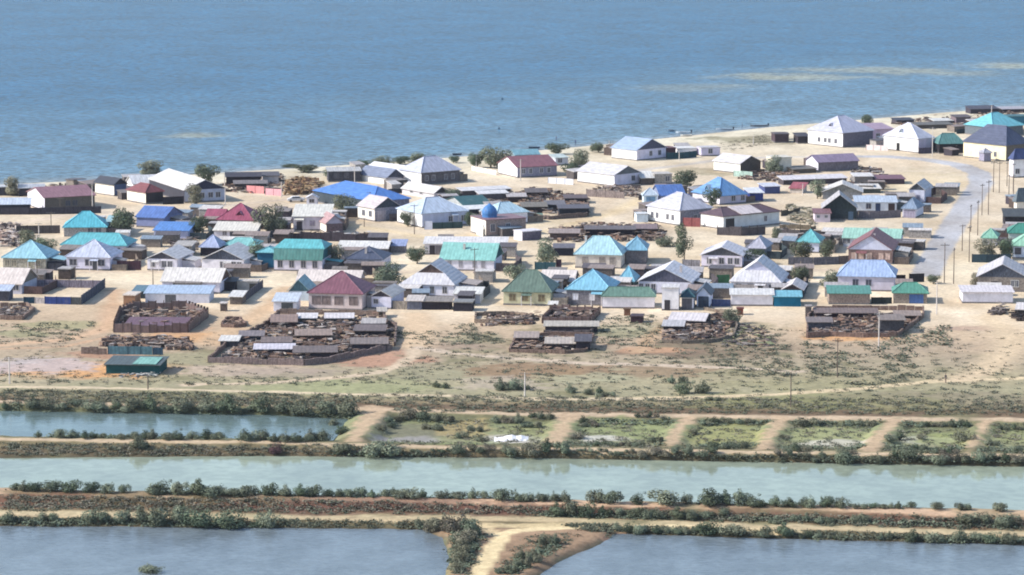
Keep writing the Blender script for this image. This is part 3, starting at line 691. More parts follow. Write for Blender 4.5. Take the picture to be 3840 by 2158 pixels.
for i in range(N):
    a, c_ = math.pi*i/N, math.pi*(i+1)/N
    for rr, y_ in ((1.9, -.3),):
        m.face([(0, 2.4-rr*math.cos(a), 1.6+rr*.9*math.sin(a)), (0, 2.4-rr*math.cos(c_), 1.6+rr*.9*math.sin(c_)), (-.5, 2.4-rr*math.cos(c_), 1.6+rr*.9*math.sin(c_)), (-.5, 2.4-rr*math.cos(a), 1.6+rr*.9*math.sin(a))])
m.face([(-.5, 2.4-1.9*math.cos(math.pi*i/N), 1.6+1.71*math.sin(math.pi*i/N)) for i in range(N+1)]+[(-.5, 4.3, 0), (-.5, .5, 0)][::1])
m.build('arched_porch', mat('plaster', (240, 236, 230)), b)
B('pale blue hip roofed house right behind the blue dome', 1865, 845, 1978, 802, 758, 'hip', (190, 226, 246), WHITE, xL=1805, r=28, lw=WHITE, rf=.3)
# ---- upper middle
B('long house with maroon gable roof and white end wall above the white garden wall', 1940, 668, 2088, 628, 583, 'gx', (160, 104, 116), (172, 172, 194), xL=1868, r=25, lw=(240, 240, 244), gc=(240, 238, 240), W=(1963, 1990, 2030, 2058), ww=.9, fc=(235, 235, 240))
B('pale blue shed roof behind the long maroon roofed house', 1932, 598, 2022, 584, 560, 'gx', (132, 190, 208), (140, 160, 170), 5, r=20, cat='shed')
B('little mint roofed hut right of the long maroon roofed house', 2084, 622, 2130, 592, 578, 'shed', (206, 222, 220), (184, 188, 200), 5, r=22, W=(2100,), cat='hut')
B('white house with pale grey roof and grey gable in the upper middle', 2304, 700, 2400, 657, 622, 'gy', (226, 224, 232), (216, 212, 230), xL=2166, r=42, lw=(244, 242, 240), gc=(122, 128, 136), W=(2374,))
B('white awning shed right of the grey gabled white house', 2405, 694, 2450, 668, 642, 'shed', (244, 242, 236), (110, 100, 96), 4, r=10, cat='shed')
B('beige flat hut with chimney stub beside the white awning shed', 2455, 692, 2520, 656, 648, 'flat', (214, 206, 198), (190, 184, 178), 5, r=12, W=(2503,), cat='hut')
B('house with light blue gable roof and charcoal gable beside the beach', 2388, 604, 2497, 564, 521, 'gy', (176, 200, 236), (220, 214, 232), xL=2294, r=42, lw=(244, 242, 242), gc=(96, 100, 124), W=(2440, 2473), ww=1.0)
B('dark red shed right of the light blue gable house', 2498, 592, 2534, 558, 550, 'flat', (130, 80, 84), (112, 74, 84), 5, r=20, cat='shed')
B('low white flat building behind the dark green fence by the beach', 2540, 585, 2612, 560, 548, 'flat', (244, 242, 240), (236, 232, 232), 6, r=12, cat='outbuilding')
B('pale lavender flat hut with one dark window by the beach', 2630, 587, 2700, 557, 550, 'flat', (216, 212, 218), (206, 200, 222), 5, r=14, W=(2664,), cat='hut')
B('cream house with pale roof and dark brown gable left of the mint fence', 2776, 652, 2852, 614, 584, 'gy', (232, 228, 232), (96, 90, 88), xL=2676, r=42, lw=(246, 242, 234), gc=(92, 86, 84))
B('cream flat roofed cube with one round window', 2896, 648, 2968, 594, 586, 'flat', (240, 232, 214), (238, 228, 210), 6, r=12, W=(2930,), ww=.8, wh=.8, cat='outbuilding')
B('dark brown barn wall left of the big lavender roofed house', 2906, 537, 2958, 506, 498, 'flat', (96, 80, 84), (92, 76, 84), 6, r=6, cat='barn')
B('dark plank shed close to the big lavender roofed house', 2992, 540, 3034, 512, 498, 'shed', (80, 74, 82), (70, 64, 72), 5, r=10, cat='shed')
b = B('big white house with lavender hip roof at the top of the village by the shore', 3160, 555, 3273, 499, 434, 'hip', (206, 208, 232), (124, 122, 140), xL=3030, r=40, lw=(246, 244, 240), rf=.22, SW=(.32, .5, .62, .8), ww=1.0)
_, w_, d_, h_, hr_ = CT['big white house with lavender hip roof at the top of the village by the shore']
dormer(b, w_*.06+.6, d_*.45, h_+hr_*.35, .8, (216, 218, 236), (70, 70, 84), -math.pi/2)
B('long barn with dusty purple roof and white end wall', 3068, 645, 3218, 610, 578, 'gx', (160, 142, 172), (140, 134, 146), xL=3022, r=22, gc=WHITE, lw=WHITE, cat='barn')
B('low grey mud shed in front of the dusty purple barn', 2975, 652, 3060, 636, 624, 'shed', (130, 124, 116), (116, 108, 100), 5, r=20, cat='shed')
B('pink lavender annex between the two lavender roofed houses', 3272, 532, 3348, 486, 462, 'shed', (186, 160, 184), (200, 178, 200), 8, r=20, W=(3292,), cat='annex')
b = B('white house with lavender hip roof, triangular dormer and dark arched door', 3443, 575, 3499, 521, 461, 'hip', (214, 218, 238), (196, 190, 212), xL=3314, r=38, lw=(246, 246, 246), rf=.1)
_, w_, d_, h_, hr_ = CT['white house with lavender hip roof, triangular dormer and dark arched door']
dormer(b, w_*.12, d_*.55, h_+hr_*.25, 1.1, (220, 224, 240), (110, 130, 140), -math.pi/2)
door(b, frame_on((0, d_, 0), (0, -1, 0), (0, 0, 1), (-1, 0, 0)), d_*.42, 1.3, 2.3, (36, 36, 40))
B('open garage with grey green hip roof left of the cream slate roofed house', 3522, 577, 3614, 540, 500, 'hip', (92, 148, 146), (52, 48, 54), 8, r=8, rf=.5, cat='garage')
B('big cream house with wide slate hip roof at the top right', 3772, 606, 3860, 546, 470, 'hip', (92, 102, 132), (126, 120, 112), xL=3612, r=42, lw=(244, 228, 196), rf=.45, SW=(.4, .55, .75), ww=.8)
B('house with bright aqua hip roof behind the slate roofed house', 3722, 515, 3836, 478, 422, 'hip', (120, 216, 232), (120, 130, 140), xL=3618, r=36, rf=.2)
B('dark teal walled shed at the top right photo edge', 3775, 470, 3880, 440, 428, 'flat', (60, 120, 130), (50, 110, 134), 7, r=10, cat='shed')
B('small white house with navy hip roof at the right edge under the slate roof', 3800, 668, 3890, 598, 558, 'hip', (66, 84, 140), (232, 232, 236), xL=3784, r=20, W=(3815,), lw=WHITE)
B('slate hip roofed house cut by the right photo edge beside the road', 3812, 795, 3890, 757, 706, 'hip', (104, 120, 132), (222, 216, 206), xL=3802, r=16)
k_ = 0
for (x0, y0, x1, ye, ya, lab, rc, wc) in (
    (3362, 466, 3428, 452, 442, 'dark sheet roofed shed on the shore behind the dormer house', (74, 74, 88), (84, 80, 90)),
    (3440, 484, 3572, 470, 458, 'brown grey shed with pale sheets on its roof at the shore', (120, 116, 110), (104, 98, 96)),
    (3505, 470, 3572, 454, 448, 'shed with bright white sheets stacked on its roof at the shore', (236, 236, 232), (90, 84, 88)),
    (3585, 470, 3640, 440, 430, 'brown plank hut left of the aqua roof', (110, 96, 100), (134, 120, 128)),
    (3640, 428, 3742, 410, 396, 'dark heaped roof shed at the very top of the shore line', (90, 88, 102), (80, 76, 88)),
    (3760, 425, 3850, 410, 400, 'long dark shed beside the sea at the top right corner', (190, 186, 196), (72, 68, 80)),
):
    B(lab, x0, y0, x1, ye, ya, 'shed', rc, wc, 5, r=12, cat='shed')
# ---- middle
b = B('house with royal blue gable roof left of the dark tree', 2478, 770, 2568, 735, 692, 'gx', (84, 130, 208), (150, 160, 190), 9, r=12)
B('tiny pale blue porch house with hip roof and blue door', 2414, 772, 2464, 734, 706, 'hip', (206, 224, 242), (206, 226, 244), 3.5, r=4, D=((2440, 2.2, (120, 170, 215)),), cat='porch house', rf=.1)
B('white house with lavender hip roof and dark red gate at its corner', 2550, 848, 2668, 790, 722, 'hip', (216, 216, 232), (168, 166, 178), xL=2428, r=36, lw=(248, 246, 244), rf=.2, SW=(.15, .3, .62, .78), ww=.9, W=(2608,))
b = B('blue hip roofed house with a small triangular dormer', 2698, 770, 2797, 736, 666, 'hip', (108, 170, 232), (190, 186, 204), xL=2597, r=34, lw=WHITE, rf=.15, W=(2750, 2785))
_, w_, d_, h_, hr_ = CT['blue hip roofed house with a small triangular dormer']
dormer(b, w_*.1, d_*.55, h_+hr_*.3, 1.0, (200, 224, 246), (80, 120, 150), -math.pi/2)
B('navy walled shed with bright white shed roof', 2812, 758, 2862, 724, 704, 'shed', (240, 244, 252), (52, 66, 130), 6, r=10, cat='shed')
B('smaller blue shed with pale roof behind the navy walled shed', 2868, 728, 2925, 700, 690, 'shed', (222, 226, 242), (74, 84, 130), 5, r=14, cat='shed')
b = B('long white outbuilding with dark brown hip roof', 2712, 862, 2922, 812, 772, 'hip', (112, 88, 98), (206, 210, 214), xL=2628, r=36, lw=(246, 242, 236), rf=.7, D=((2737, 2.6, (44, 44, 54)),), W=(2870,), ww=.8, cat='outbuilding')
_, w_, d_, h_, hr_ = CT['long white outbuilding with dark brown hip roof']
m = MB(); m.slab([[(w_*.3, -.5, h_+.2), (w_*.68, -.5, h_+.2), (w_*.66, d_*.48, h_+hr_+.12), (w_*.26, d_*.48, h_+hr_+.12)]], .1); m.build('roof_patch', mat('roof', (240, 226, 226)), b)
B('small white hut with reddish roof right of the weedy yard', 3055, 834, 3113, 800, 782, 'shed', (150, 108, 116), (220, 206, 216), 4, r=0, W=(3068, 3098), ww=.6, wh=.5, cat='hut')
B('house with white bargeboard and black green gable left of the pale blue shed', 3086, 826, 3212, 782, 730, 'gy', (196, 192, 196), (50, 62, 70), 9, r=-4, gc=(46, 58, 62), D=((3190, 1.2, (70, 100, 130)),))
B('pale roofed house with grey gable behind the black green gable house', 3085, 748, 3232, 720, 690, 'gy', (232, 228, 224), (150, 152, 156), 9, r=-6, gc=(140, 142, 140))
B('red roofed little outhouse below the white sheet roofs', 2962, 724, 3010, 706, 684, 'shed', (184, 96, 108), (200, 190, 180), 4, r=-20, cat='outhouse')
B('long bright white sheet shelter pointing at the dusty purple barn', 2938, 695, 3175, 675, 656, 'shed', (240, 234, 238), (90, 84, 90), 4, r=16, cat='shelter')
B('pale cream flat roof shed on the right of the long white shelter', 3205, 692, 3272, 662, 648, 'shed', (238, 234, 232), (150, 146, 146), 5, r=5, cat='shed')
B('maroon roofed shed behind the chimneyed white gable house', 3288, 692, 3392, 672, 656, 'shed', (140, 96, 110), (96, 82, 96), 6, r=5, cat='shed')
B('small cream roofed shed above the white and blue door house', 3205, 726, 3302, 708, 690, 'shed', (240, 234, 226), (90, 100, 96), 5, r=4, cat='shed')
B('long low white house with pale blue roof and dark blue door', 3208, 795, 3362, 758, 734, 'shed', (198, 214, 234), (214, 222, 232), 7, r=-3, W=(3257,), D=((3292, 1.2, (38, 64, 110)), (3343, 1.6, (70, 52, 54))))
B('white garage with slate blue hip roof and lavender door beside the road', 3384, 817, 3434, 782, 742, 'hip', (140, 162, 190), (222, 220, 234), 8, r=-20, D=((3410, 2.9, (170, 162, 190)),), rf=.3, cat='garage')
B('white gable house with dark brown smoke stack next to the road', 3408, 762, 3466, 712, 686, 'gy', (220, 220, 226), (206, 208, 226), 11, r=-16, gc=(92, 98, 106), D=((3440, 1.2, (160, 160, 190)),))
B('dark brown square stack shed right of the white gable house', 3490, 732, 3508, 706, 696, 'flat', (70, 60, 66), (64, 54, 64), 3, r=-10, cat='shed')
# ---- left middle rows
B('house with vivid turquoise hip roof between street and big turquoise house', 240, 888, 398, 853, 793, 'hip', (84, 204, 226), (184, 182, 182), 10, r=3, rf=.18, lw=WHITE, W=(340, 370), fc=(160, 160, 170))
B('grey annex with pale aqua shed roof right of the vivid turquoise roof', 400, 874, 452, 832, 808, 'shed', (170, 214, 222), (150, 154, 166), 7, r=0, W=(430,), cat='annex', dark=(40, 40, 50))
B('large white house with broad turquoise hip roof behind the lavender hip roof', 232, 962, 472, 918, 874, 'hip', (100, 204, 216), (218, 214, 232), 10, r=-3, rf=.62, W=(440,))
B('small white shed with white roof behind the broad turquoise roof', 438, 892, 482, 872, 862, 'gx', (240, 240, 240), (210, 210, 214), 4, r=0, cat='shed')
B('white house with pale lavender pyramid roof and three wide windows', 250, 1012, 412, 963, 899, 'hip', (208, 216, 240), (218, 216, 236), 10, r=-5, rf=.03, W=(275, 333, 380), ww=1.5, D=((356, 1.0, (80, 84, 96)),), fc=(200, 200, 210))
B('stone walled house with light cyan pyramid roof at the left edge', 12, 1012, 172, 966, 902, 'hip', (158, 218, 236), (188, 184, 172), 10, r=-5, rf=.03, W=(28, 53, 108, 143), ww=.95, fc=(214, 206, 186), dark=(110, 108, 100))
B('wide cream roofed house cut by the left photo edge', -70, 1100, 82, 1062, 1004, 'gx', (244, 230, 222), (190, 190, 206), 10, r=-10, gc=(150, 140, 132), W=(20, 60))
B('small shed with pale blue roof below the wide cream roof', -30, 1130, 33, 1090, 1068, 'shed', (206, 220, 246), (90, 90, 104), 4, r=-4, cat='shed')
B('brown brick box shed with cream top at the sandy road', 463, 1145, 506, 1109, 1094, 'flat', (244, 228, 212), (150, 116, 92), 4.5, r=-8, cat='shed')
B('long white house with cream sheet roof behind the pale blue shed row', 608, 1098, 824, 1055, 1004, 'gx', (244, 238, 232), (218, 216, 232), 9, r=-4, W=(660, 690, 743), gc=(120, 92, 84), dark=(90, 90, 100))
B('low white garage with long pale blue roof and grey door', 545, 1136, 784, 1100, 1070, 'shed', (186, 210, 240), (226, 226, 238), 7, r=-3, D=((640, 2.2, (110, 112, 120)),), cat='garage')
B('teal lean-to attached left of the long pale blue roof', 500, 1120, 545, 1092, 1074, 'shed', (100, 140, 160), (66, 76, 84), 6, r=-3, cat='lean-to')
B('small hut with tilted white roof in the yard by the sandy road', 862, 1142, 906, 1112, 1090, 'shed', (240, 238, 236), (128, 118, 112), 4, r=-8, cat='hut')
B('grey brown outhouse with white cap standing in the road', 826, 1168, 848, 1140, 1133, 'flat', (236, 226, 220), (120, 106, 100), 1.4, r=-5, cat='outhouse')
B('open black fronted shed in the corner of the sandy road yard', 842, 1092, 882, 1056, 1048, 'shed', (60, 64, 74), (52, 54, 66), 4, r=-4, cat='shed')
B('pale block hut with dark doorway beside the black fronted shed', 884, 1086, 966, 1058, 1050, 'flat', (224, 212, 200), (206, 196, 186), 3, r=-4, D=((950, 1.6, (84, 80, 74)),), cat='hut')
B('white house with dark gable in the second row from the water left of centre', 553, 1014, 664, 970, 944, 'gy', (232, 230, 232), (220, 218, 232), 12, r=-7, gc=(88, 88, 100), W=(573, 616, 638), ww=.9)
B('wider white house with dark gable left of the teal mansard', 757, 1016, 914, 972, 934, 'gy', (228, 226, 228), (222, 220, 230), 12, r=-7, gc=(86, 92, 108), W=(834, 877, 898), D=((856, .7, (200, 190, 190)),), ww=.9)
b = B('white house with turquoise and dark teal mansard roof and four windows', 1028, 1016, 1208, 973, 897, 'gambrel', (100, 206, 214), (222, 216, 228), 11, r=-4, rc2=(80, 146, 140), W=(1051, 1094, 1138, 1181), ww=.95, wh=1.4, gc=(60, 120, 130), fc=(196, 190, 190))
extra(b, 4.0, 6, 3.6, .9, 'hip', (120, 206, 220), (34, 90, 120), -4.2, 2.5)
B('pale aqua hip roof between the lavender peak and the mansard house', 842, 948, 958, 920, 892, 'hip', (140, 216, 214), (190, 200, 200), 8, r=-3, rf=.5)
B('little lavender peaked house with dark open front', 752, 958, 818, 927, 880, 'hip', (180, 194, 232), (56, 50, 62), 7, r=-5, rf=.02)
B('grey block shed with dark opening left of the lavender peak', 656, 962, 716, 922, 906, 'shed', (196, 190, 184), (168, 164, 160), 6, r=-4, D=((688, 2.4, (44, 40, 50)),), cat='shed')
B('white house with slate blue roof and three dark windows left of the leafy tree', 1300, 1014, 1432, 971, 925, 'hip', (88, 98, 124), (222, 218, 232), 10, r=-5, rf=.12, W=(1326, 1360, 1395), ww=1.05, chim=(.5, .2), dark=(60, 58, 62))
B('long white sheet roofed house behind the slate blue roof', 1270, 955, 1452, 930, 903, 'gx', (242, 240, 236), (110, 106, 110), 8, r=-6, cat='outbuilding')
B('grey hut with blue white shed roof at the end of the white sheet roof', 1466, 948, 1517, 922, 898, 'shed', (160, 176, 222), (156, 152, 156), 5, r=-4, cat='hut')
B('very long flat white roof behind the patchy mint roof', 1592, 956, 1898, 914, 888, 'shed', (244, 240, 240), (208, 202, 208), 7, r=-2, W=(), D=((1621, 1.2, (60, 50, 60)), (1645, 1.5, (140, 130, 136))), cat='hall')
B('white house with patchy mint and turquoise gable roof', 1652, 1014, 1852, 972, 910, 'gx', (148, 220, 212), (222, 220, 232), 10, r=-6, W=(1686, 1728, 1780, 1812), ww=.7, gc=(60, 110, 118), fc=(205, 200, 208), dark=(150, 150, 160), chim=(.4, .3))
B('large pinkish walled house with maroon pyramid roof in the front row', 1158, 1160, 1358, 1098, 1017, 'hip', (146, 92, 110), (204, 190, 190), 12, r=-6, rf=.03, W=(1187, 1224, 1271, 1326), ww=1.6, wh=1.5, fc=(150, 136, 136), dark=(120, 108, 108))
B('white garage with pale roof and grey door left of the maroon pyramid roof', 1026, 1168, 1112, 1130, 1098, 'shed', (214, 226, 242), (226, 226, 238), 6, r=-4, D=((1077, 2.3, (92, 98, 104)),), cat='garage')
B('pale aqua shed with teal gable behind the front row garage', 1082, 1128, 1158, 1092, 1048, 'gy', (150, 200, 210), (190, 206, 220), 8, r=-5, gc=(84, 120, 134), cat='shed')
B('cream roofed building behind the maroon pyramid roof', 1115, 1075, 1345, 1056, 1012, 'gx', (244, 230, 222), (216, 206, 206), 9, r=-2)
B('narrow white house with dark gable right of the maroon pyramid roof', 1393, 1158, 1466, 1112, 1089, 'gy', (222, 216, 212), (222, 220, 240), 10, r=-9, gc=(90, 84, 94), W=(1410,), ww=.8, wh=.8)
B('white house with brown gable, flared roof and glazed porch', 1506, 1110, 1702, 1064, 988, 'dutch', (232, 230, 236), (222, 224, 244), 12, r=-7, gc=(110, 92, 86), W=(1536, 1552, 1620, 1668), D=((1574, 1.3, (56, 52, 62)),), ww=.85, dark=(80, 84, 90))
B('low white garden house with flat pale roof behind the dark gate', 1703, 1138, 1800, 1102, 1076, 'shed', (240, 238, 232), (214, 212, 222), 6, r=-6, cat='garden house')
B('blue grey garage with beige sheet roof in the front row', 1527, 1162, 1582, 1128, 1107, 'shed', (224, 212, 204), (132, 136, 158), 5, r=-4, D=((1552, 2.2, (116, 120, 140)),), cat='garage')
B('open brown carport right of the beige roofed garage', 1584, 1162, 1690, 1130, 1112, 'shed', (160, 150, 142), (62, 56, 66), 4, r=-4, cat='carport')
B('dark gate garage at the end of the row beside the narrow lane', 1700, 1168, 1770, 1136, 1128, 'flat', (150, 150, 150), (60, 58, 70), 4, r=-6, cat='garage')
B('yellowish house with tall grey green hip roof in the front row', 1888, 1144, 2064, 1093, 1012, 'hip', (112, 138, 124), (204, 200, 168), 11, r=-5, rf=.26, W=(1922, 1968, 2031), ww=1.2, dark=(110, 100, 80), fc=(180, 170, 140))
B('cream roofed building behind the grey green and sky blue roofs', 2030, 1080, 2150, 1054, 1012, 'gx', (244, 232, 226), (140, 130, 130), 8, r=-4)
B('grey block house with sky blue pyramid roof in the front row', 2124, 1144, 2288, 1085, 1010, 'hip', (134, 208, 238), (146, 144, 154), 12, r=-6, rf=.03, W=(2158, 2220), fc=(210, 208, 214), dark=(205, 205, 215), ww=1.0)
B('small house with sky blue pointed roof behind the sky blue pyramid', 2320, 1082, 2374, 1055, 998, 'hip', (124, 200, 228), (70, 90, 84), 8, r=-10, rf=.02)
B('long white garage with moss green hip roof', 2259, 1157, 2454, 1111, 1077, 'hip', (112, 152, 136), (236, 232, 242), 7, r=-3, rf=.78, cat='garage')
B('house with pale sky blue hip roof and three windows above the green garage', 2157, 1005, 2328, 953, 886, 'hip', (184, 232, 244), (206, 198, 190), 10, r=-5, rf=.36, W=(2194, 2258, 2297), ww=1.1, fc=(180, 170, 164), dark=(150, 144, 140), chim=(.15, .6))
B('grey annex with steel blue hip roof right of the pale sky blue roof', 2346, 992, 2422, 938, 888, 'hip', (128, 190, 220), (146, 140, 144), 10, r=-5, rf=.2, cat='annex')
B('tall white house with wide grey gable in the front row', 2395, 1102, 2590, 1055, 1008, 'gy', (238, 238, 246), (216, 216, 232), 13, r=-7, gc=(98, 100, 120), W=(2404, 2428, 2450), ww=.8, chim=(.75, .35))
B('white porch block with tall dark door before the wide grey gable', 2482, 1165, 2545, 1082, 1076, 'flat', (234, 230, 230), (236, 234, 242), 5, r=-5, cat='porch block', D=((2502, 1.1, (60, 56, 66)),))
B('white garage with dark teal hip roof right of the porch block', 2556, 1162, 2600, 1114, 1082, 'hip', (40, 92, 106), (228, 228, 240), 7, r=-6, D=((2576, 2.0, (100, 100, 112)),), rf=.3, cat='garage')
B('white gabled garage with dark blue door and slate roof', 2612, 1154, 2662, 1106, 1076, 'gy', (72, 92, 116), (206, 216, 240), 7, r=-8, D=((2638, 2.1, (50, 70, 96)),), gc=(206, 216, 240), cat='garage')
B('white house with charcoal gable and four windows near the cypress tree', 2630, 1002, 2782, 957, 926, 'gy', (232, 230, 240), (222, 216, 232), 11, r=-6, gc=(96, 98, 106), W=(2660, 2706, 2738, 2763), ww=.95)
B('grey unpainted house with half lit roof behind the charcoal gable house', 2804, 970, 2868, 930, 886, 'hip', (196, 196, 214), (150, 154, 164), 9, r=-14, rf=.35)
b = B('big white two part house with flared roof and lavender gable', 2740, 1102, 2926, 1055, 978, 'dutch', (234, 232, 238), (232, 230, 242), 13, r=-7, gc=(204, 204, 226), W=(2770, 2813, 2893), D=((2851, 1.0, (60, 60, 66)),), ww=.95)
B('white garage with flat white roof before the big two part house', 2742, 1148, 2898, 1105, 1082, 'shed', (240, 238, 236), (232, 228, 236), 6, r=-3, cat='garage')
B('deep teal garage with aqua top in the front row', 2902, 1150, 3003, 1112, 1097, 'shed', (120, 200, 222), (30, 106, 138), 6, r=-3, cat='garage')
B('white roofed shed with dark gable behind the deep teal garage', 2934, 1122, 3008, 1087, 1064, 'gy', (236, 226, 226), (60, 90, 104), 9, r=-10, gc=(92, 80, 84), cat='shed')
B('house with light blue hip roof and half stone wall near the road end', 3142, 1090, 3352, 1035, 976, 'hip', (176, 202, 244), (196, 192, 210), 11, r=-5, rf=.6, W=(3208, 3257), ww=1.1, fc=(180, 180, 200))
B('stone garage with sea green shed roof in the front row', 3108, 1142, 3262, 1100, 1071, 'shed', (92, 164, 150), (176, 158, 148), 7, r=-3, cat='garage')
B('stone garage with sea green hip roof and blue door', 3350, 1138, 3476, 1098, 1060, 'hip', (92, 168, 146), (168, 156, 146), 8, r=-6, D=((3436, 2.8, (62, 106, 176)),), rf=.4, cat='garage')
B('brick house with maroon roof and lavender gable by the road bend', 3181, 988, 3346, 935, 882, 'gy', (150, 94, 100), (152, 128, 124), 14, r=-7, gc=(200, 204, 226), W=(3201, 3229, 3260, 3303, 3328), ww=.95, fc=(196, 170, 160), dark=(200, 176, 168), chim=(.56, .2))
B('long house with mint roof and dark green end behind the brick house', 3162, 925, 3372, 892, 856, 'gx', (168, 222, 204), (210, 212, 222), 9, r=-12, gc=(60, 110, 92), W=(3180, 3168), ww=.8)
B('small house with bright turquoise pyramid roof behind two round trees', 2990, 948, 3070, 908, 860, 'hip', (112, 206, 212), (206, 212, 232), 9, r=-8, rf=.03)
B('house with mint gable front at the right edge of the photo', 3795, 970, 3905, 922, 872, 'hip', (160, 222, 192), (214, 222, 244), 9, r=-6, W=(3817,), fc=(90, 100, 120), ww=1.2)
B('house with deep sea green roof at the right edge behind the mint one', 3782, 915, 3920, 874, 838, 'hip', (66, 158, 138), (200, 214, 206), 9, r=-4, rf=.5)
B('small house with mint hip roof beside the roadside poles', 3682, 920, 3736, 892, 856, 'hip', (146, 210, 182), (190, 186, 192), 8, r=-8, rf=.1)
B('dark shed with pale edge strip at the right photo edge', 3768, 850, 3880, 812, 782, 'shed', (84, 88, 90), (50, 48, 56), 7, r=-4, cat='shed')
B('stone house with pale bargeboards and dark gable at the right edge', 3666, 1092, 3850, 1038, 990, 'gy', (216, 212, 218), (164, 154, 146), 13, r=-6, gc=(92, 98, 112), W=(3798, 3812), D=((3728, 1.3, (60, 52, 56)),), ww=.7, fc=(230, 230, 230))
B('long white garage with white roof before the stone house', 3609, 1138, 3798, 1095, 1071, 'shed', (240, 232, 236), (230, 228, 240), 7, r=-3, cat='garage')
B('bright white shed at the right photo edge above the dirt track', 3812, 1190, 3890, 1160, 1136, 'shed', (240, 232, 230), (80, 74, 76), 5, r=-12, cat='shed')
# ---- left upper middle
b = B('raspberry hip roofed house with small triangular dormer', 816, 858, 948, 824, 763, 'hip', (176, 80, 112), (200, 190, 186), 10, r=-8, rf=.04, W=(838, 888))
_, w_, d_, h_, hr_ = CT['raspberry hip roofed house with small triangular dormer']
extra(b, 4.2, 6, h_-.1, hr_*.55, 'gx', (178, 84, 116), (96, 84, 88), -4.1, 3.5)
dormer(b, w_*.58, d_*.12, h_+hr_*.3, .9, (200, 120, 150), (120, 60, 80))
B('white house with cream sheet roof in front of the raspberry roof', 803, 895, 960, 864, 832, 'shed', (244, 238, 226), (212, 206, 214), 6, r=-2, W=(843, 930), D=((871, 1.1, (90, 90, 96)),), ww=.9, dark=(110, 106, 116))
B('cream flat house with white parapet roof and dark door', 1100, 865, 1236, 812, 766, 'shed', (244, 240, 228), (206, 200, 214), 11, r=-1, lw=WHITE, W=(1172,), D=((1123, 1.3, (66, 60, 76)),), dark=(150, 140, 160))
B('small house with dusty pink gable roof beside the cream flat house', 1224, 876, 1286, 840, 806, 'gy', (200, 158, 158), (130, 112, 118), xL=1196, r=18, lw=CREAM, gc=(176, 172, 190))
B('white house with cobalt blue roof left of the dark round tree', 578, 897, 706, 864, 832, 'shed', (88, 152, 232), (176, 182, 214), 8, r=-2, lw=WHITE)
B('house with blue gable roof half hidden by a big tree', 512, 852, 614, 814, 773, 'gx', (96, 136, 212), (130, 140, 180), 11, r=-18)
B('white tented box building with dark side near the dirt street', 1958, 904, 2030, 872, 857, 'flat', (246, 242, 250), (130, 124, 140), xL=1927, r=32, lw=(236, 232, 246), cat='outbuilding')
B('pale blue box hut alone on the sand beside the lavender hip roof', 2388, 834, 2430, 806, 798, 'flat', (226, 230, 234), (206, 220, 232), 4, r=6, cat='hut')
B('grey lavender pointed kiosk by the roadside poles', 3690, 608, 3716, 574, 556, 'hip', (190, 190, 204), (168, 166, 190), 3, r=20, rf=.02, cat='kiosk')

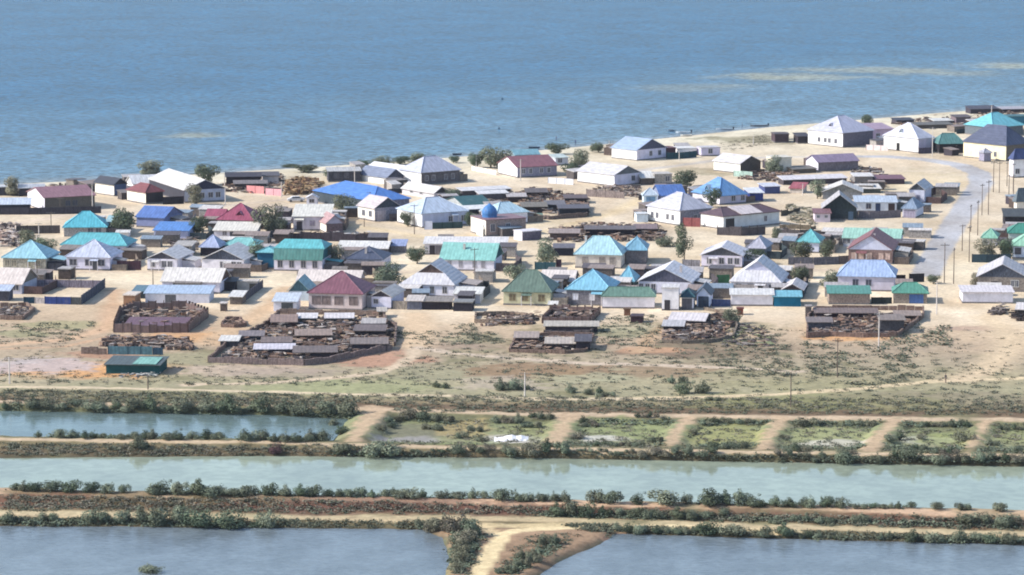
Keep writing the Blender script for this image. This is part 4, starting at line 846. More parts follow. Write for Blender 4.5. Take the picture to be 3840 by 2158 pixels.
# ---- yards: a side fence and a back shed for the houses of the two lower rows and the middle
def yards():
    rr = random.Random(11); n_ = 0
    cols = [(96, 90, 96), (120, 108, 102), (78, 80, 92), (140, 128, 118), (104, 84, 84), (70, 84, 92), (170, 160, 150), (132, 130, 140)]
    for label, (root, w_, d_, h_, hr_) in list(CT.items()):
        if root['category'] not in ('house', 'garage', 'outbuilding', 'hall', 'barn'): continue
        only = root['category'] != 'house'
        M = root.matrix_basis if False else None
        A = root.location; ra = root.rotation_euler[2]; ca, sa = math.cos(ra), math.sin(ra)
        def P(u, v): return (A.x+u*ca-v*sa, A.y+u*sa+v*ca)
        short = label
        c = rr.choice(cols)
        # fence from the right corner, along the street and back
        L = rr.uniform(2.5, 4.5); pts = [(w_+.3, .4), (w_+.3+L, .4), (w_+.3+L, d_*.6+4), (w_+.3+L-2.5, d_+7)]
        if n_ % 5 != 4 and not only and len(label.split()) < 13:
            m = MB(); hh = rr.uniform(1.4, 2.0)
            for (a, b_) in zip(pts[:-1], pts[1:]):
                dx, dy = b_[0]-a[0], b_[1]-a[1]; q = math.hypot(dx, dy); k = max(1, int(q/2))
                for i in range(k):
                    t = (i+.5)/k; m.obox((a[0]+dx*t-w_-.3, a[1]+dy*t-.4), math.atan2(dy, dx), q/k/2-.02, .05, -.3, hh*rr.uniform(.85, 1.05))
            x, y = P(w_+.3, .4)
            tag(m.build('fence', mat('wood', c), None, (x, y, 0), ra), 'yard fence right of '+short, 'fence')
        if not only and len(label.split()) < 12 and n_ % 3:
            m = MB(); hh = rr.uniform(1.3, 1.9); u0 = rr.uniform(-3, 0); L = rr.uniform(6, w_+5); k = int(L/2)
            for i in range(k): m.obox((u0+(i+.5)*L/k, 0), 0, L/k/2-.02, .05, -.3, hh*rr.uniform(.8, 1.05))
            m.obox((u0+L, 3), 1.5708, 3, .05, -.3, hh)
            x, y = P(0, d_+rr.uniform(1.5, 2.8)); tag(m.build('fence', mat('wood', rr.choice(cols)), None, (x, y, 0), ra), 'back yard fence behind '+short, 'fence')
        # back shed
        for q in range(1 if only else 3):
            if len(label.split()) > 13: break
            sw, sd, sh = rr.uniform(2.5, 5.5), rr.uniform(2.2, 3.5), rr.uniform(1.7, 2.3)
            u = rr.uniform(-.5, w_*.45) if q == 0 else rr.uniform(w_*.5, w_+2); v = d_+(rr.uniform(3.0, 6.0) if q == 0 else rr.uniform(6.5, 10) if q == 1 else rr.uniform(11, 14))
            if A.y > 860 and q == 2: break
            x, y = P(u, v)
            r_ = empty('shed', (x, y, 0), ra+rr.uniform(-.1, .1))
            tag(r_, ('near shed behind ', 'middle shed behind ', 'far shed behind ')[q]+short, 'shed')
            block(r_, sw, sd, sh, rr.uniform(.3, .7), rr.choice(['shed', 'shed', 'flat', 'gx']), rr.choice([(232, 226, 222), (150, 140, 134), (110, 104, 110), (196, 190, 190), (168, 150, 142), (150, 170, 190)]), rr.choice([(110, 104, 104), (150, 140, 132), (80, 74, 84), (190, 184, 180), (96, 84, 80)]), ov=.2, plinth=False)
        n_ += 1
yards()
# ------------------------------------------------------------------ fences and walls
def fence(label, pts, h, c, kind='wood', th=.12, cat='fence', name=None, posts=2.5, group=None, ragged=0.0, pc=None):
    P = [GT(x, y) for x, y in pts]; root = empty(name or cat.replace(' ', '_'), P[0]); tag(root, label, cat, group)
    if cat in ('corral wall', 'ruin'): h *= .74; ragged = max(ragged, .3); c = tuple(int(a*.45+b*.55) for a, b in zip(c, (158, 136, 120)))
    m = MB(); pm = MB(); rr = random.Random(len(label)*7+int(pts[0][0]))
    for a, b_ in zip(P[:-1], P[1:]):
        d = Vector((b_.x-a.x, b_.y-a.y, 0)); L = d.length; ang = math.atan2(d.y, d.x); n_ = max(1, int(round(L/posts)))
        for i in range(n_):
            t0, t1 = i/n_, (i+1)/n_; c_ = a.lerp(b_, (t0+t1)/2)-P[0]; hh = h*(1-ragged*rr.random())
            m.obox((c_.x, c_.y), ang, L/n_/2-.03, th/2, -.35+c_.z, hh+c_.z)
            q = a.lerp(b_, t0)-P[0]; pm.obox((q.x, q.y), ang, .07, th/2+.04, -.3+q.z, h*1.05+q.z)
    m.build('panel' if kind != 'stone' else 'wall', mat(kind, c), root)
    if kind != 'stone': pm.build('post_row', mat('plain', pc or tuple(int(v*.8) for v in c)), root)
    return root
DKB = (74, 80, 104)
fence('dark plank fence far behind the pyramid roofed houses at left', [(62, 878), (226, 876)], 1.9, (96, 90, 90))
fence('almost black gate fence between the cyan and the lavender pyramid roofs', [(172, 1013), (250, 1014)], 1.9, (46, 48, 66))
fence('dark red brown board gate right of the lavender pyramid roof', [(440, 1014), (530, 1014)], 2.0, (92, 66, 78))
fence('grey lavender picket fence on the far side of the yard at left', [(122, 1078), (215, 1079), (393, 1082)], 1.6, (150, 142, 158))
fence('dark blue grey fence running toward the viewer at the sandy road', [(393, 1080), (352, 1112), (305, 1144)], 1.9, (86, 96, 116))
fence('dark teal fence panel at the lower left yard', [(90, 1139), (130, 1139)], 1.3, (40, 74, 98))
fence('white fence panel between the teal and the blue panels', [(131, 1139), (168, 1140)], 1.2, (214, 206, 206))
fence('vivid blue sheet fence at the lower left yard', [(169, 1141), (212, 1142), (266, 1143)], 1.5, (28, 66, 150), 'metal')
fence('dull grey green wall piece right of the vivid blue fence', [(267, 1143), (304, 1144)], 1.5, (84, 88, 92))
fence('dark sheet fence slanting down beside the tilted white roof hut', [(985, 1080), (945, 1110), (905, 1142)], 1.6, (96, 96, 112))
fence('coral pink wall by the shore clutter', [(925, 724), (990, 728)], 1.9, (232, 160, 160), 'plaster', cat='wall')
fence('pale pink wall right of the coral one', [(996, 732), (1056, 736)], 1.7, (230, 172, 180), 'plaster', cat='wall')
fence('long black grey fence behind the mansard roofed house', [(1025, 905), (1130, 905), (1240, 906), (1335, 908), (1400, 908)], 2.2, (82, 74, 82), ragged=.2)
fence('dark green sheet fence before the pale blue hip roofed house', [(1622, 860), (1735, 856)], 1.5, (44, 84, 88), 'metal')
fence('white gate wall at the left end of the dark green fence', [(1592, 862), (1622, 862)], 2.0, (214, 218, 234), 'plaster', cat='wall')
fence('pale low garden wall on the slope near the sea', [(1768, 640), (1862, 658)], 1.3, (226, 216, 208), 'plaster', cat='wall')
fence('white garden wall below the long maroon roofed house', [(2056, 688), (2150, 694)], 1.5, (222, 226, 236), 'plaster', cat='wall')
fence('mint board fence left of the dark scrap yard', [(1978, 822), (2036, 824)], 1.5, (150, 190, 180))
fence('weathered grey timber stack fence below the white grey gabled house', [(2200, 738), (2342, 746)], 1.9, (160, 146, 142), ragged=.1)
fence('dark green fence beside the beach houses', [(2500, 598), (2560, 596), (2612, 590)], 1.8, (50, 88, 100))
fence('pale mint fence in front of the dark brown gable', [(2752, 662), (2822, 668)], 1.6, (190, 218, 208))
fence('red sheet gate in front of the lavender hip roofed house', [(2562, 850), (2626, 852)], 2.1, (176, 92, 92), 'metal', cat='gate')
fence('teal sheet fence below the leafy yard tree', [(2006, 1012), (2084, 1012)], 1.6, (48, 104, 116), 'metal')
fence('dark maroon gate beside the teal sheet fence', [(2086, 1012), (2106, 1012)], 2.2, (66, 44, 58), cat='gate')
fence('vivid green sheet gate behind the two part house', [(2690, 1068), (2736, 1066)], 2.0, (20, 110, 66), 'metal', cat='gate')
fence('blue sheet fence left of the flat white garage', [(2670, 1150), (2740, 1150)], 1.4, (62, 84, 140), 'metal')
fence('dark grey stone wall in front of the two round trees', [(2955, 994), (3050, 995), (3146, 992)], 1.7, (104, 104, 114), 'stone', cat='wall')
fence('grey board fence of the brick house yard', [(3146, 992), (3181, 990)], 1.8, (110, 100, 100))
fence('black fence panel right of the light blue hip roof', [(3355, 1064), (3396, 1064)], 1.8, (52, 46, 54))
fence('second black fence panel near the road end', [(3410, 1060), (3466, 1058)], 1.8, (58, 58, 66))
fence('dark teal sheet fence at the road on the right edge', [(3645, 985), (3700, 986), (3792, 984)], 1.8, (40, 72, 88), 'metal')
fence('blue grey panel fence in the front row centre', [(1468, 1158), (1524, 1160)], 1.6, (130, 138, 160))
fence('dark grey fence behind the low white garden house', [(1720, 1082), (1832, 1084), (1836, 1100), (1800, 1130)], 1.6, (88, 92, 94))
fence('white rendered wall with pink end beside the dormer house', [(3248, 563), (3330, 567)], 1.5, (230, 214, 214), 'plaster', cat='wall')
fence('dark fence in front of the white dormer house', [(3446, 578), (3496, 576)], 1.7, (94, 88, 108))
fence('grey stone wall in front of the long low white house', [(3178, 820), (3260, 822), (3378, 816)], 1.8, (124, 118, 126), 'stone', cat='wall')
fence('dark hedge like fence behind the black green gable house', [(2930, 812), (3000, 800)], 1.5, (96, 92, 84), ragged=.4)
fence('brown fence around the weedy yard', [(2925, 856), (3040, 862), (3060, 860)], 1.2, (120, 110, 96), ragged=.4)
fence('dark boundary fence in front of the dark brown hip roofed outbuilding', [(2690, 882), (2780, 886), (2870, 880)], 2.2, (96, 90, 94), ragged=.2)
fence('grey patch work fence at the roadside yard left of the turquoise pyramid', [(2905, 884), (3000, 888), (3100, 888)], 1.9, (112, 104, 104), ragged=.3)
fence('grey mesh fence left of the charcoal gable house', [(2560, 1000), (2626, 1002)], 1.5, (150, 148, 156))
fence('dark fence panel left of the big white gabled corner', [(2106, 1118), (2120, 1140)], 1.7, (84, 78, 90))
fence('dark fence along the lane between the teal garage and stone garage', [(3012, 1120), (3030, 1070)], 1.7, (70, 70, 84))
fence('low dark gate between the two stone garages', [(3268, 1140), (3345, 1140)], 1.3, (52, 60, 60), cat='gate')
fence('long dark fence below the faded maroon house', [(0, 806), (110, 806), (240, 804), (380, 800)], 1.7, (74, 72, 84))
fence('dark fence wall right of the long black fronted garage', [(612, 768), (690, 765)], 1.9, (48, 46, 60))
fence('grey shed wall fence behind the small cars track', [(3262, 905), (3345, 903)], 1.8, (60, 62, 70))

# ------------------------------------------------------------------ heaps of scrap that nobody could count
def debris(label, poly, n, cols, zmax=1.0, name='scrap_heap', seed=1, big=1.0):
    n = int(n*1.4); zmax *= .62
    rr = random.Random(seed); P = [GT(x, y) for x, y in poly]; xs_ = [p.x for p in P]; ys_ = [p.y for p in P]
    m = MB(); pl = [(p.x, p.y) for p in P]; k = 0
    def inside(x, y):
        c = False; j = len(pl)-1
        for i in range(len(pl)):
            if (pl[i][1] > y) != (pl[j][1] > y) and x < (pl[j][0]-pl[i][0])*(y-pl[i][1])/(pl[j][1]-pl[i][1])+pl[i][0]: c = not c
            j = i
        return c
    while k < n:
        x, y = rr.uniform(min(xs_), max(xs_)), rr.uniform(min(ys_), max(ys_))
        if not inside(x, y): k += .2; continue
        k += 1; z = tz(x, y); mi = rr.randrange(len(cols)); t = rr.random()
        if t < .35:   # plank or pole
            m.obox((x, y), rr.uniform(0, 3.14), rr.uniform(.5, 1.4)*big, .08, z+rr.uniform(0, .6)*zmax, z+rr.uniform(.65, 1.0)*zmax, mi, rr.uniform(-.12, .12))
        elif t < .7:  # sheet
            h0 = rr.uniform(.2, 1.4)*zmax; m.obox((x, y), rr.uniform(0, 3.14), rr.uniform(.3, .8)*big, rr.uniform(.25, .6)*big, z+h0-.06, z+h0, mi, rr.uniform(-.18, .18))
        elif t < .85:
            s_ = rr.uniform(.2, .55)*big; m.obox((x, y), rr.uniform(0, 3.14), s_, s_*rr.uniform(.5, 1), z, z+rr.uniform(.3, 1.1)*zmax, mi)
        else:         # lump of earth, dung or brush
            s_ = rr.uniform(.4, 1.0)*big; h_ = rr.uniform(.2, .8)*zmax
            ring = [(x+s_*math.cos(a)*rr.uniform(.7, 1.1), y+s_*math.sin(a)*rr.uniform(.7, 1.1), z-.05) for a in (0, 1.05, 2.1, 3.14, 4.2, 5.2)]
            for i in range(6): m.face([ring[i], ring[(i+1) % 6], (x, y, z+h_)], mi)
    o = m.build(name, [mat('wood', c) for c in cols]); tag(o, label, 'scrap heap', kind='stuff'); return o
RUST = [(148, 118, 102), (172, 146, 128), (126, 108, 100), (182, 162, 148), (92, 78, 76), (148, 124, 112), (168, 142, 126)]
GREY = [(128, 120, 116), (100, 92, 94), (160, 148, 140), (80, 74, 78), (196, 186, 180), (118, 98, 90), (140, 118, 106)]
def corral(label, pts, h, c, **k): return fence(label, pts, h, c, 'stone' if k.pop('stone', True) else 'metal', th=.35, cat=k.pop('cat', 'corral wall'), posts=1.6, ragged=k.pop('ragged', .25), **k)
# lower left corrals
corral('low mud corral wall at the left photo edge', [(0, 1200), (85, 1202), (128, 1168), (100, 1150), (0, 1152)], 1.3, (112, 98, 96))
debris('grey scrap in the corral at the left photo edge', [(0, 1192), (80, 1194), (110, 1166), (0, 1156)], 90, GREY, 1.0, seed=2)
corral('tall maroon sheet wall corral at left', [(428, 1248), (560, 1250), (704, 1249), (778, 1192), (700, 1164), (500, 1166), (452, 1186), (428, 1248)], 2.6, (98, 74, 90), stone=False, ragged=.08)
debris('brushwood and scrap inside the tall maroon corral', [(450, 1240), (700, 1240), (766, 1192), (690, 1172), (480, 1176)], 260, RUST+GREY, 1.9, seed=3)
corral('broken dark corral around the brushwood below the maroon corral', [(305, 1328), (400, 1330)], 1.9, (84, 78, 82))
corral('dark ragged corral back wall with brushwood', [(380, 1284), (480, 1280), (600, 1282), (700, 1296), (726, 1312)], 1.2, (100, 86, 86))
debris('brushwood heap between the teal panel and the corral wall', [(370, 1300), (720, 1318), (700, 1278), (420, 1270)], 260, RUST+GREY, 1.3, seed=4)
fence('teal sheet panel wall in front of the brushwood', [(406, 1330), (480, 1331), (572, 1332)], 1.5, (86, 136, 152), 'metal')
fence('dark blue sheet panel right of the teal one', [(574, 1332), (612, 1332)], 1.3, (50, 92, 120), 'metal')
b = B('dark green metal shed with mint roof sheet beside the dirt track', 398, 1402, 596, 1366, 1344, 'shed', (96, 110, 112), (30, 78, 82), 7, r=-6, cat='shed')
_, w_, d_, h_, hr_ = CT['dark green metal shed with mint roof sheet beside the dirt track']
m = MB(); m.slab([[(w_*.5, -.2, h_+.16), (w_*.95, -.2, h_+.16), (w_*.95, d_*.8, h_+hr_*.8+.18), (w_*.52, d_*.8, h_+hr_*.8+.18)]], .05); m.build('roof_patch', mat('roof', (140, 204, 190)), b)
debris('white sacks and rubbish beside the dark green metal shed', [(450, 1416), (600, 1418), (600, 1404), (455, 1402)], 26, [(226, 224, 220), (180, 180, 180), (120, 130, 130)], .5, seed=5)
corral('small ruined hut walls in the sandy triangle', [(832, 1228), (880, 1230), (922, 1226), (900, 1204), (850, 1203), (832, 1228)], 1.2, (104, 82, 80), cat='ruin')
debris('scrap inside the small ruined hut', [(836, 1226), (918, 1226), (900, 1206), (850, 1206)], 60, RUST, .9, seed=6)
# the big livestock yard
corral('front wall of the big livestock yard', [(782, 1362), (900, 1366), (1040, 1370), (1140, 1372), (1240, 1362), (1330, 1340), (1470, 1312)], 1.7, (112, 106, 122))
corral('left wall of the big livestock yard', [(782, 1362), (850, 1300), (930, 1260), (1000, 1225), (1048, 1180)], 1.6, (104, 88, 88))
corral('back wall of the big livestock yard', [(1048, 1178), (1180, 1180), (1300, 1182), (1436, 1186)], 1.5, (118, 108, 108))
corral('right wall of the big livestock yard', [(1436, 1186), (1452, 1222), (1486, 1228), (1484, 1262), (1480, 1300)], 1.6, (92, 84, 90))
corral('inner wall across the big livestock yard', [(960, 1300), (1100, 1300), (1220, 1306), (1400, 1296)], 1.5, (116, 100, 98))
corral('second inner wall in the back of the big livestock yard', [(1010, 1244), (1140, 1250), (1260, 1244), (1440, 1252)], 1.3, (126, 106, 100))
for (lab, x0, y0, x1, ye, ya, rc, wc, dp) in (
    ('long shed with bright white sheet roof in the big livestock yard', 956, 1334, 1100, 1314, 1296, (226, 220, 232), (58, 56, 74), 4),
    ('shed with tilted white roof at the left corner of the big livestock yard', 826, 1302, 890, 1282, 1262, (240, 236, 230), (92, 92, 100), 4),
    ('dark roofed shed with broken edge in the front of the big livestock yard', 1104, 1348, 1260, 1322, 1300, (98, 92, 98), (60, 56, 70), 5),
    ('shed with white roof sheet at the back of the big livestock yard', 1116, 1216, 1184, 1202, 1186, (240, 234, 236), (80, 80, 90), 4),
    ('second white roofed shed at the back of the big livestock yard', 1222, 1216, 1322, 1204, 1188, (238, 230, 232), (84, 80, 86), 4),
    ('brown brushwood roofed stable in the big livestock yard', 1020, 1232, 1110, 1208, 1180, (170, 140, 128), (86, 62, 62), 6),
    ('slate coloured shed in the left half of the big livestock yard', 900, 1284, 985, 1262, 1246, (128, 130, 150), (60, 66, 84), 4),
    ('low brown shed in the middle of the big livestock yard', 1112, 1282, 1240, 1262, 1244, (178, 156, 144), (88, 68, 66), 5),
    ('dark shed at the right side of the big livestock yard', 1330, 1268, 1440, 1240, 1222, (94, 88, 98), (56, 52, 62), 5),
    ('grey shed with pale eave in the right front of the big livestock yard', 1320, 1318, 1450, 1290, 1272, (132, 126, 128), (66, 66, 82), 5),
    ('narrow pale roofed stable at the right rear of the big livestock yard', 1360, 1236, 1440, 1216, 1204, (200, 192, 188), (90, 84, 90), 4),
    ('small stone store at the top right corner of the big livestock yard', 1420, 1192, 1446, 1168, 1160, (206, 196, 184), (120, 112, 104), 3),
    ('shed with stepped dark roof left of the broken edged one', 985, 1308, 1090, 1290, 1276, (120, 108, 110), (56, 46, 56), 4),
):
    if sum(rc) < 560: rc = tuple(int(a*.5+b*.5) for a, b in zip(rc, (164, 138, 122)))
    B(lab, x0, y0, x1, ye, ya, 'shed', rc, wc, dp, r=-2+(x0 % 7), cat='shed')
debris('planks, hay and scrap all over the big livestock yard', [(830, 1350), (1130, 1360), (1460, 1305), (1470, 1235), (1430, 1195), (1060, 1190), (960, 1260)], 950, RUST+GREY, 1.3, seed=8)
debris('white and pale sheets lying in the big livestock yard', [(900, 1340), (1420, 1300), (1420, 1200), (1080, 1200)], 90, [(224, 218, 216), (200, 186, 176), (214, 206, 210)], 1.0, seed=9)
B('sloping maroon sheet roof stable inside the tall maroon corral', 470, 1244, 690, 1226, 1196, 'shed', (128, 92, 108), (70, 56, 66), 8, r=-2, cat='stable')
# centre corrals
corral('low grey ruin with dark doorway beside the village road', [(1782, 1212), (1860, 1214), (1960, 1208), (2000, 1192), (1930, 1182), (1784, 1186), (1782, 1212)], 1.2, (130, 122, 112), cat='ruin')
debris('rubble around the low grey ruin', [(1800, 1226), (2010, 1216), (2020, 1180), (1840, 1184)], 140, RUST+GREY, .9, seed=10)
corral('maroon sheet corral in the centre below the green roofed house', [(2034, 1214), (2120, 1216), (2212, 1216), (2250, 1176), (2080, 1168), (2034, 1214)], 1.9, (92, 66, 78), stone=False, ragged=.1)
debris('scrap inside the maroon sheet corral in the centre', [(2050, 1208), (2210, 1208), (2240, 1180), (2090, 1174)], 130, RUST+GREY, 1.6, seed=11)
corral('long dark fence wall below the central maroon corral', [(2040, 1256), (2120, 1257), (2212, 1257), (2232, 1240)], 1.2, (80, 78, 90), stone=False)
B('little white hut on the road above the central maroon corral', 2060, 1164, 2086, 1148, 1142, 'shed', (240, 236, 230), (140, 130, 120), 2, r=-4, cat='hut')
corral('brown low roofed corral at lower centre', [(1912, 1322), (2010, 1326), (2120, 1328), (2200, 1320), (2226, 1262), (2060, 1260), (1935, 1270), (1912, 1322)], 1.1, (112, 92, 90))
for (lab, x0, y0, x1, ye, ya, rc, wc, dp) in (
    ('brown shed with dusty roof at the left of the lower centre corral', 1932, 1290, 2014, 1272, 1256, (186, 166, 154), (96, 72, 76), 5),
    ('low shed with pale crusted roof in the lower centre corral', 2048, 1312, 2156, 1292, 1272, (206, 192, 178), (78, 70, 76), 5),
    ('dark shed along the right side of the lower centre corral', 2160, 1316, 2212, 1280, 1264, (96, 90, 98), (64, 60, 74), 6),
    ('pale topped shed strip between the two central corrals', 2044, 1246, 2240, 1234, 1220, (206, 196, 182), (70, 68, 82), 4),
):
    B(lab, x0, y0, x1, ye, ya, 'shed', rc, wc, dp, r=-2, cat='shed')
debris('stones and scrap in the lower centre corral', [(1925, 1318), (2190, 1320), (2220, 1270), (1950, 1274)], 220, RUST+GREY, 1.0, seed=12)
B('rust brown box hut standing alone above the central scrub', 2340, 1184, 2354, 1162, 1156, 'flat', (130, 100, 76), (120, 84, 66), 1.5, r=-4, cat='hut')
B('dark maroon box trailer near the rust brown hut', 2365, 1212, 2408, 1190, 1184, 'flat', (86, 66, 72), (78, 56, 64), 3, r=-8, cat='hut')
B('rust red outhouse below the blue sheet fence', 2764, 1182, 2778, 1160, 1154, 'flat', (140, 80, 64), (134, 70, 56), 1.5, r=-4, cat='outhouse')
b = B('open sided barn with wide white gable roof in the scrap yard', 2512, 1222, 2640, 1204, 1172, 'gx', (236, 228, 232), (84, 72, 78), 7, r=-14, gc=(90, 84, 90), cat='barn')
B('small lean-to with white roof left of the open barn', 2488, 1246, 2560, 1222, 1206, 'shed', (206, 204, 208), (58, 54, 64), 5, r=-6, cat='lean-to')
corral('grey scrap yard wall below the open barn', [(2482, 1286), (2560, 1290), (2660, 1288), (2750, 1268), (2764, 1230), (2740, 1180), (2640, 1164)], 1.1, (112, 112, 106))
debris('machine parts and scrap in the yard of the open barn', [(2480, 1284), (2700, 1280), (2752, 1220), (2700, 1180), (2500, 1200)], 420, GREY+RUST, 1.1, seed=13)
debris('broken blocks scattered right of the scrap yard', [(2700, 1300), (2890, 1300), (2900, 1240), (2760, 1220)], 90, GREY+[(150, 156, 120)], .6, seed=14)
# right corral
corral('stone and plank walls of the right hand corral', [(3026, 1268), (3110, 1262), (3240, 1268), (3362, 1266), (3400, 1240), (3462, 1192), (3462, 1166), (3300, 1164), (3060, 1166), (3030, 1200), (3026, 1268)], 1.5, (116, 96, 96))
for (lab, x0, y0, x1, ye, ya, rc, wc, dp) in (
    ('dark long shed along the back of the right hand corral', 3060, 1196, 3290, 1178, 1166, (112, 96, 98), (66, 52, 62), 4),
    ('grey stone byre at the left of the right hand corral', 3030, 1240, 3118, 1208, 1190, (126, 122, 130), (96, 96, 110), 4),
    ('grey sheet roofed byre in the middle of the right hand corral', 3300, 1250, 3390, 1200, 1184, (140, 134, 132), (96, 94, 100), 5),
    ('low hay roofed shed right of the long dark shed', 3360, 1206, 3450, 1188, 1172, (176, 158, 150), (70, 54, 60), 4),
):
    if sum(rc) < 560: rc = tuple(int(a*.5+b*.5) for a, b in zip(rc, (164, 138, 122)))
    B(lab, x0, y0, x1, ye, ya, 'shed', rc, wc, dp, r=-2, cat='shed')
debris('firewood and scrap inside the right hand corral', [(3040, 1262), (3360, 1262), (3450, 1190), (3060, 1176)], 420, RUST+GREY, 1.2, seed=15)
B('square stone tower like store beside the right hand corral', 3020, 1188, 3038, 1152, 1146, 'flat', (170, 160, 156), (124, 114, 112), 1.8, r=-4, cat='store')
debris('dark heap on the sand at the lower right', [(3712, 1184), (3768, 1182), (3756, 1150), (3730, 1160)], 50, [(120, 108, 104), (150, 140, 136), (84, 76, 78)], 1.2, seed=16)
debris('black scrap pile at the right photo edge', [(3800, 1206), (3840, 1206), (3840, 1165), (3806, 1172)], 50, [(70, 62, 62), (110, 96, 90), (50, 46, 50)], 1.2, seed=17)
# yards in the village
corral('dark walled scrap yard between sand and mosque', [(1960, 810), (2060, 825), (2200, 815), (2208, 780), (2100, 756)], 1.6, (72, 70, 82))
for (lab, x0, y0, x1, ye, ya, rc, wc, dp) in (
    ('dark flat roofed shed in front of the scrap yard by the sand', 2098, 812, 2208, 782, 772, (110, 106, 116), (46, 52, 66), 5),
    ('brown thatched looking shed in the back of that scrap yard', 1975, 742, 2052, 722, 706, (118, 106, 104), (74, 62, 66), 5),
    ('grey board roofed shed in the middle of that scrap yard', 2050, 790, 2118, 768, 752, (126, 122, 128), (48, 48, 60), 5),
    ('dusty brown shed left of the grey board roofed one', 1960, 800, 2050, 776, 758, (140, 132, 120), (60, 52, 56), 5),
    ('dark shed with thin pale roof left edge of that scrap yard', 1905, 760, 1972, 738, 724, (206, 196, 196), (66, 54, 62), 4),
    ('small leaning shed with white stones on top near the sand', 2120, 764, 2200, 744, 730, (120, 104, 104), (60, 52, 60), 4),
):
    B(lab, x0, y0, x1, ye, ya, 'shed', rc, wc, dp, r=4, cat='shed')
debris('scrap and boards in the yard between the prayer house and the sand', [(1925, 800), (2200, 812), (2210, 740), (2000, 710), (1930, 730)], 420, GREY+RUST, 1.4, seed=18)
for (lab, x0, y0, x1, ye, ya, rc, wc, dp) in (
    ('black fronted long stable behind the pale sky blue roof', 2195, 890, 2380, 860, 848, (122, 112, 114), (50, 42, 54), 4),
    ('stable with dung covered roof behind the steel blue roof', 2380, 880, 2460, 858, 842, (150, 126, 126), (70, 58, 66), 6),
    ('brown mud stable with long dark eave left of the black fronted one', 2062, 902, 2170, 874, 860, (178, 158, 150), (104, 88, 88), 5),
    ('dark shed with pale sheet roof behind the leafy yard tree', 2078, 960, 2150, 930, 914, (120, 116, 126), (56, 58, 74), 5),
):
    B(lab, x0, y0, x1, ye, ya, 'shed', rc, wc, dp, r=-2, cat='stable')
debris('dung, boards and scrap around the black fronted stable', [(2050, 910), (2500, 905), (2480, 850), (2200, 846), (2060, 868)], 420, RUST+GREY, 1.6, seed=19)
for (lab, x0, y0, x1, ye, ya, rc, wc, dp) in (
    ('dark plank shed at the shore above the coral wall', 850, 700, 978, 664, 646, (74, 66, 74), (60, 52, 60), 6),
    ('second dark shed at the shore with pale strip roof', 985, 690, 1045, 660, 644, (104, 98, 104), (200, 190, 190), 6),
    ('grey roofed low shed next to the pink walls', 880, 712, 1000, 690, 676, (140, 130, 128), (84, 76, 80), 4),
):
    B(lab, x0, y0, x1, ye, ya, 'shed', rc, wc, dp, r=6, cat='shed')
debris('driftwood and boards on the shore near the coral wall', [(840, 722), (1060, 730), (1060, 660), (860, 664)], 260, GREY+RUST, 1.2, seed=20)
debris('big straw and brushwood pile right of the pale pink wall', [(1060, 735), (1180, 730), (1210, 690), (1130, 672), (1075, 690)], 260, [(176, 146, 110), (140, 108, 86), (108, 86, 78), (190, 162, 126)], 2.0, seed=21, big=.9)
debris('clutter behind the mansard roofed house', [(1030, 903), (1400, 906), (1400, 884), (1040, 880)], 260, GREY+[(226, 226, 230)], 1.2, seed=22)
debris('boards and rubbish at the left photo edge between the streets', [(0, 930), (80, 930), (70, 850), (0, 846)], 220, [(210, 190, 174), (150, 130, 124), (90, 84, 90), (226, 214, 206)], 1.4, seed=23)
debris('scrap in the yard of the mint fence', [(2760, 672), (2990, 690), (3000, 650), (2840, 640)], 200, GREY+RUST, 1.0, seed=24)
debris('scrap between the white sheet shelters', [(3180, 700), (3320, 706), (3310, 640), (3200, 626)], 150, GREY+[(226, 222, 222)], 1.3, seed=25)
debris('yard clutter under the white sheet shelters of the centre', [(1760, 760), (1910, 764), (1915, 720), (1800, 716)], 160, GREY+RUST, 1.2, seed=26)
debris('yard clutter around the grey block shed', [(632, 962), (740, 960), (745, 900), (640, 892)], 120, GREY, 1.2, seed=27)
debris('yard clutter at the rear of the timber stack', [(2200, 728), (2400, 742), (2400, 700), (2230, 704)], 160, [(150, 130, 120), (90, 78, 78), (190, 180, 176), (120, 110, 106)], 1.0, seed=28)
debris('boards in the yard before the turquoise pyramid roof', [(2905, 884), (3000, 940), (3040, 900), (2930, 856)], 160, GREY, 1.2, seed=29)
debris('sand coloured rubble beyond the weedy yard', [(2960, 830), (3060, 850), (3060, 790), (2950, 770)], 130, [(170, 160, 140), (140, 136, 116), (206, 198, 176)], .9, seed=30)
debris('junk along the shore at the top right', [(3350, 470), (3620, 478), (3840, 430), (3840, 412), (3600, 440), (3360, 452)], 300, GREY+RUST, 1.4, seed=31)
debris('flotsam and boards behind the two left edge sheds', [(40, 740), (170, 735), (300, 690), (60, 706)], 100, GREY+RUST, 1.0, seed=32)

